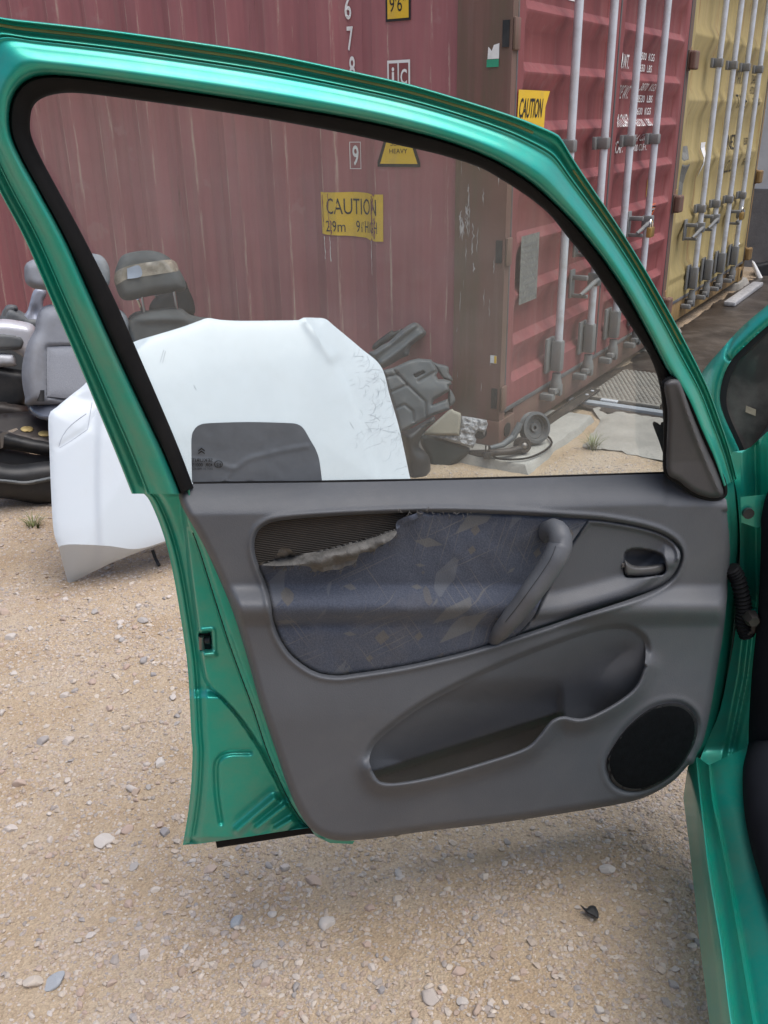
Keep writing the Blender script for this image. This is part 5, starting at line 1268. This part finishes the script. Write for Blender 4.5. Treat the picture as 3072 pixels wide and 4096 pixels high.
# pulley
pc = gp(2135, 1772, ZB) + ZZ * .072 
ax = np.array([.42, -.86, .28]); ax /= np.linalg.norm(ax)
pu = thing('belt_pulley', gp(2135, 1772, ZB), 'grey grooved belt pulley leaning at the corner casting', 'pulley')
PUL = pm('dusty_pulley_iron', (.10, .105, .11), .6, .3, var=.25, dirt=(.2, .18, .16), dirt_amt=.5)
MB().lathe([(.05, -.022), (.068, -.022), (.072, -.018), (.066, -.014), (.072, -.010), (.066, -.006), (.072, -.002), (.066, .002), (.072, .006), (.066, .010), (.072, .014), (.070, .02), (.058, .022), (.054, .014), (.05, -.0)], pc, ax, 40).build('grooved_rim', PUL, pu)
MB().lathe([(.0, -.02), (.052, -.02), (.052, .002), (.044, .004), (.040, -.006), (.022, -.008), (.018, .004), (.009, .004), (.009, -.012), (0, -.012)], pc, ax, 32).build('hub', PUL, pu)
# control arm
ca = thing('control_arm', gp(2000, 1812, ZB), 'black steel control arm with round bushing on the concrete slab', 'control arm')
q = [gp(1880, 1815, .03), gp(1960, 1812, ZB + .022), gp(2040, 1806, ZB + .024), gp(2085, 1792, ZB + .026)]
MB().tube(q, [.017, .015, .015, .019], 10).build('arm', DUSTB, ca)
ec = gp(2088, 1810, ZB) + ZZ * .034; ea = np.array([.25, -.93, .2])
MB().lathe([(.016, -.028), (.030, -.028), (.034, -.02), (.034, .02), (.030, .028), (.016, .028)], ec, ea, 24).build('bushing', DUSTB, ca)
MB().lathe([(.0, -.03), (.008, -.03), (.016, -.022), (.016, .024), (.009, .032), (.0, .034)], ec, ea, 16).build('bushing_sleeve', STEEL, ca)
# grey pipe behind, cable, connector
tag(MB().tube([gp(1960, 1792, ZB + .03), gp(2010, 1780, ZB + .035), gp(2050, 1750, ZB + .05), gp(2072, 1712, ZB + .09), gp(2080, 1692, ZB + .11)], [.010, .013, .016, .016, .014], 12).build('bent_pipe', GREYP), 'grey bent rubber pipe against the corner casting', 'pipe')
cp = cr([(1950, 1828), (1962, 1815), (1985, 1832), (2040, 1838), (2110, 1832), (2170, 1808), (2204, 1780), (2205, 1762), (2190, 1745), (2170, 1738)], False, 8)
cb = thing('cable', gp(2100, 1835, ZB), 'thin black cable curling round the belt pulley', 'cable')
MB().tube(np.array([gp(x, y, ZB + .007) for x, y in cp]), .0048, 8).build('wire', RUBBER, cb)
m = MB(gp(1948, 1835, ZB), (1, 0, 0), (0, 1, 0)); m.box(-.016, .016, -.012, .012, .001, .032, .003); m.box(-.010, -.004, -.004, .004, .032, .06); m.box(.004, .010, -.004, .004, .032, .06); m.build('connector', BLACKP, cb)
# angle iron, steel mesh plate
a_, b_ = gp(2168, 1697, .03), gp(2366, 1562, .03); dv = (b_ - a_) / np.linalg.norm(b_ - a_); nv = np.array([dv[1], -dv[0], 0]); Ln = np.linalg.norm(b_ - a_)
ai = thing('angle_iron', a_, 'dark rusty angle iron lying beside the red container', 'steel bar')
IR = pm('rusty_dark_iron', (.050, .042, .036), .7, .3, var=.4, dirt=(.13, .10, .08), dirt_amt=.6)
m = MB(a_ * np.array([1, 1, 0]), dv, nv); m.box(-.05, Ln, 0, .048, .036, .042); m.box(-.05, Ln, -.006, -.0, .012, .052); m.build('flange', IR, ai, False)
for k in (.80, .92):
    m = MB(); m.lathe([(0, 0), (.009, 0), (.009, .004), (0, .004)], a_ * np.array([1, 1, 0]) + dv * Ln * k + nv * .024 + ZZ * .043, (0, 0, 1), 12); m.build('bolt_hole', RODW, ai)
pt = thing('mesh_plate', sd(1.3, .3, .02), 'grey expanded metal plate lying on the wet ground', 'steel plate')
XM = pm('expanded_metal', (.30, .285, .255), .6, .3, var=.2, dirt=(.17, .14, .11), dirt_amt=.5)
m = MB(sd(0, 0, 0), EE, -LL); m.box(.985, 1.62, .035, .42, .022, .028); m.build('backing_sheet', pm('dirty_sheet', (.17, .15, .13), .8, .2, var=.2), pt, False)
m = MB(sd(0, 0, 0), EE, -LL)
for i in range(26):
    for j in range(15):
        x = .99 + i * .0245; y = .045 + j * .0255 + (.0125 if i % 2 else 0)
        m.F.append(tuple(m.pts([(x, y - .010, .030), (x + .010, y, .034), (x, y + .010, .030), (x - .010, y, .030)]) + k for k in range(4)))
o = m.build('mesh_strands', XM, pt, False); o['kind'] = 'stuff'
m = MB(sd(0, 0, 0), EE, -LL); m.box(.975, .99, .03, .43, .018, .036, .003); m.build('edge_bar', XM, pt)
tag(MB(sd(0, 0, 0), EE, -LL).box(.945, .975, .13, .22, .026, .036, .004).build('metal_offcut', RODW), 'short pale metal strip in front of the mesh plate', 'metal strip')
tag(MB(sd(3.9, .06, 0), EE, -LL).box(.0, 1.05, .0, .09, .014, .05, .01).build('tread_strip', pm('pale_tread_metal', (.42, .42, .43), .5, .3, var=.3, vs_=40)), 'pale patterned metal strip lying in front of the yellow container', 'metal strip')
bl = gp(3058, 1120, 0); f6 = facing(bl + np.array([0, .1, 0]), 8, 0)
lb = pillow('leaning_board', [(3008, 1056), (3018, 1048), (3060, 1130), (3058, 1144), (3040, 1146)], lambda P, o=0: f6(P, np.asarray(o)), .06, 5, WSIGN, None, 5.0)
tag(lb, 'white board leaning on the dark grey wall base', 'board')
pk = pillow('dark_crate', [(3015, 1065), (3040, 1050), (3120, 1048), (3120, 1150), (3060, 1150)], lambda P, o=0: f6(P, np.asarray(o) - .25), .3, 10, BLACKP, None, 8.0)
tag(pk, 'black heap of scrap behind the leaning white board', 'scrap')
# black plastic fragment on the gravel
fg = gp(2360, 3650, .012); fm = wall(fg, 180, 78)
frg = pillow('plastic_fragment', [(2320, 3618), (2345, 3634), (2358, 3622), (2380, 3624), (2395, 3655), (2390, 3676), (2370, 3664), (2345, 3650)], lambda P, o=0: fm(P, np.asarray(o)), .014, 8, BLACKP, None, 5.0)
tag(frg, 'small black plastic fragment lying on the gravel', 'fragment')

# ---- weeds
def weed(c, n, h, label, seed):
    r_ = random.Random(seed); t_ = thing('weed', c, label, 'weed'); m = MB()
    for k in range(n):
        a_ = r_.uniform(0, 6.28); L = h * r_.uniform(.5, 1.1); w_ = .0022
        d_ = np.array([math.cos(a_), math.sin(a_), 0]); s_ = np.array([-d_[1], d_[0], 0])
        b0_ = c + d_ * r_.uniform(0, .03) + np.array([0, 0, -.004])
        pts = [b0_ + d_ * L * .7 * t * t + ZZ * L * (t - .35 * t * t) for t in (0, .35, .7, 1)]
        i0 = m.pts([p + s_ * w_ * sg_ * (1 - .8 * i / 3) for i, p in enumerate(pts) for sg_ in (-1, 1)])
        m.F += [(i0 + 2 * i, i0 + 2 * i + 1, i0 + 2 * i + 3, i0 + 2 * i + 2) for i in range(3)]
    m.build('blades', WEED, t_, True, None)
weed(gp(2370, 1795, 0), 60, .09, 'dry weed tuft in the corner between slab and apron', 1)
weed(gp(135, 2105, 0), 40, .06, 'small green weed in the gravel left of the bonnet', 2)

# ---- stones and pebbles
def ico(seed, sub, flat=.65, amp=.16):
    bm = bmesh.new(); bmesh.ops.create_icosphere(bm, subdivisions=sub, radius=1)
    r_ = np.random.default_rng(seed); D = r_.normal(size=(5, 3)); D /= np.linalg.norm(D, axis=1)[:, None]; A = r_.uniform(-amp, amp, 5)
    for v in bm.verts:
        p = np.array(v.co[:]); k = 1 + sum(a * max(-1, min(1, 2 * (p @ d))) for a, d in zip(A, D))
        v.co = Vector((p[0] * k * (1 + .25 * r_.uniform(-.1, .1)), p[1] * k * .8, p[2] * k * flat))
    V = np.array([v.co[:] for v in bm.verts]); bm.verts.index_update(); F = np.array([[v.index for v in f.verts] for f in bm.faces]); bm.free()
    for _ in range(9):
        d = r_.normal(size=3); d /= np.linalg.norm(d); h_ = V @ d; c_ = h_.max() * r_.uniform(.62, .86); V = V - np.maximum(0, h_ - c_)[:, None] * d
    V[:, :2] -= V[:, :2].mean(0); V /= np.abs(V).max()
    return V, F
SH = []; SHC = {}
for k in range(7):
    V, F = ico(100 + k, 3, .5 + .06 * k)
    me = bpy.data.meshes.new('stone'); me.from_pydata(V.tolist(), [], F.tolist()); me.polygons.foreach_set('use_smooth', [True] * len(F)); me.materials.append(STONE); me.set_sharp_from_angle(angle=R(38)); SH.append((me, V[:, 2].min()))
def add_stone(x, y, size, label, mat=None, k=None, group='loose stones on the sandy gravel'):
    k = random.randrange(7) if k is None else k; me, lo = SH[k]
    if mat is not None:
        key = (k, mat.name)
        if key not in SHC: SHC[key] = me.copy(); SHC[key].materials[0] = mat
        me = SHC[key]
    p = gp(x, y, 0); o = bpy.data.objects.new('stone', me); COL.objects.link(o)
    h = float(ground_h(p[:2])[0]); s = size / 2
    o.scale = (s, s * random.uniform(.75, 1.0), s * random.uniform(.7, 1.0)); o.rotation_euler = (random.uniform(-.2, .2), random.uniform(-.2, .2), random.uniform(0, 6.28))
    o.location = (p[0], p[1], h - lo * s * .22)
    tag(o, label, 'stone', group)
    return p
for x, y, sz, lb, mt in ((225, 3940, .042, 'blue grey angular stone low in the gravel', STONEB), (945, 3690, .034, 'rounded pale purple grey stone half sunk in the gravel', STONEB), (420, 3370, .044, 'large whitish stone beside the door bottom corner', STONEW),
                         (640, 3050, .036, 'pale rounded stone on the gravel near the door edge', STONEW), (1720, 3980, .040, 'pinkish flat stone half buried below the door', None), (2430, 3480, .034, 'flat pale stone on the gravel near the car sill', STONEW)):
    add_stone(x, y, sz, lb, mt, group=None)
SC = [('pinkish tan', stone_mat('tan_stone', [(.40, .31, .25), (.47, .37, .31), (.44, .33, .28)])), ('pale beige', stone_mat('beige_stone', [(.50, .43, .37), (.56, .49, .42), (.52, .46, .42)])), ('grey', stone_mat('grey_stone', [(.34, .31, .30), (.40, .37, .35), (.30, .28, .28)])), ('whitish', stone_mat('whitish_stone', [(.52, .47, .43), (.56, .50, .46), (.50, .46, .43)]))]
n = 0
while n < 294:
    if random.random() < .55: x, y = random.uniform(0, 2800), random.uniform(3420, 4090)
    else: x, y = random.uniform(0, 740), random.uniform(2330, 3420)
    if x > 760 + 0 and y < 3400: continue
    if y < 2360 and x > 250: continue
    d_ = 1.0 + (4096 - y) / 4096 * .9
    sz = min(.036, .0125 * math.exp(random.gauss(0, .38)) + .003)
    sz *= 1 + .25 * (y < 3000)
    ci = random.choice((0, 0, 1, 1, 2, 3)); si = 'large' if sz > .024 else 'medium' if sz > .015 else 'small'
    add_stone(x, y, sz, si + ' ' + SC[ci][0] + ' stone loose on the sandy gravel', SC[ci][1], group=si + ' ' + SC[ci][0] + ' stones on the gravel'); n += 1
# uncountable pebbles, denser in drifts
N = 112000
px = rng.uniform(-2.1, 1.5, N * 3); py = rng.uniform(.75, 4.0, N * 3)
den = (.35 + .65 * sm((vnoise(np.column_stack([px, py]), .22, 81) * .7 + vnoise(np.column_stack([px, py]), .07, 82) * .5 + .45))) * np.clip(2.2 / py, .3, 1.3)
sel = np.where((rng.uniform(0, 1.3, N * 3) < den) & (np.abs(px) < .55 * py + .15))[0][:N]
px, py = px[sel], py[sel]
rel = np.column_stack([px, py]) - CA[:2]; ss_ = rel @ EE[:2]; dd_ = -(rel @ LL[:2])
ok = ~((ss_ > .28) & (dd_ < 2.4) & (dd_ > .1)) & ~((ss_ > -.2) & (dd_ < .25))
px, py = px[ok], py[ok]; N = len(px)
base = [ico(300 + k, 1, .6, .3)[0] for k in range(10)]; bF = ico(300, 1, .6)[1]
sz = np.where(rng.uniform(0, 1, N) < .84, .0017 * np.exp(rng.normal(.3, .5, N)) + .0007, .0034 * np.exp(rng.normal(.2, .38, N))); sz = np.minimum(sz, .0105)
rot = rng.uniform(0, 6.28, N); gh = ground_h(np.column_stack([px, py]))
which = rng.integers(0, 10, N); BV = np.array(base)[which]
c_, s_ = np.cos(rot)[:, None], np.sin(rot)[:, None]
X = (BV[:, :, 0] * c_ - BV[:, :, 1] * s_) * sz[:, None] + px[:, None]; Y = (BV[:, :, 0] * s_ + BV[:, :, 1] * c_) * sz[:, None] + py[:, None]
Zc = BV[:, :, 2] * sz[:, None] * rng.uniform(.6, 1.1, N)[:, None] + (gh + sz * .02)[:, None]
VV = np.stack([X, Y, Zc], 2).reshape(-1, 3); nv_ = BV.shape[1]
FF = (bF[None] + (np.arange(N) * nv_)[:, None, None]).reshape(-1, 3)
me = bpy.data.meshes.new('gravel_pebbles'); me.vertices.add(len(VV)); me.vertices.foreach_set('co', VV.ravel())
me.loops.add(FF.size); me.loops.foreach_set('vertex_index', FF.ravel().astype(np.int32)); me.polygons.add(len(FF))
me.polygons.foreach_set('loop_start', np.arange(len(FF), dtype=np.int32) * 3); me.polygons.foreach_set('use_smooth', np.zeros(len(FF), bool)); me.update(calc_edges=True)
me.materials.append(PEB); o = bpy.data.objects.new('gravel_pebbles', me); COL.objects.link(o)
tag(o, 'fine tan and grey pebbles scattered over the gravel yard', 'gravel', kind='stuff')
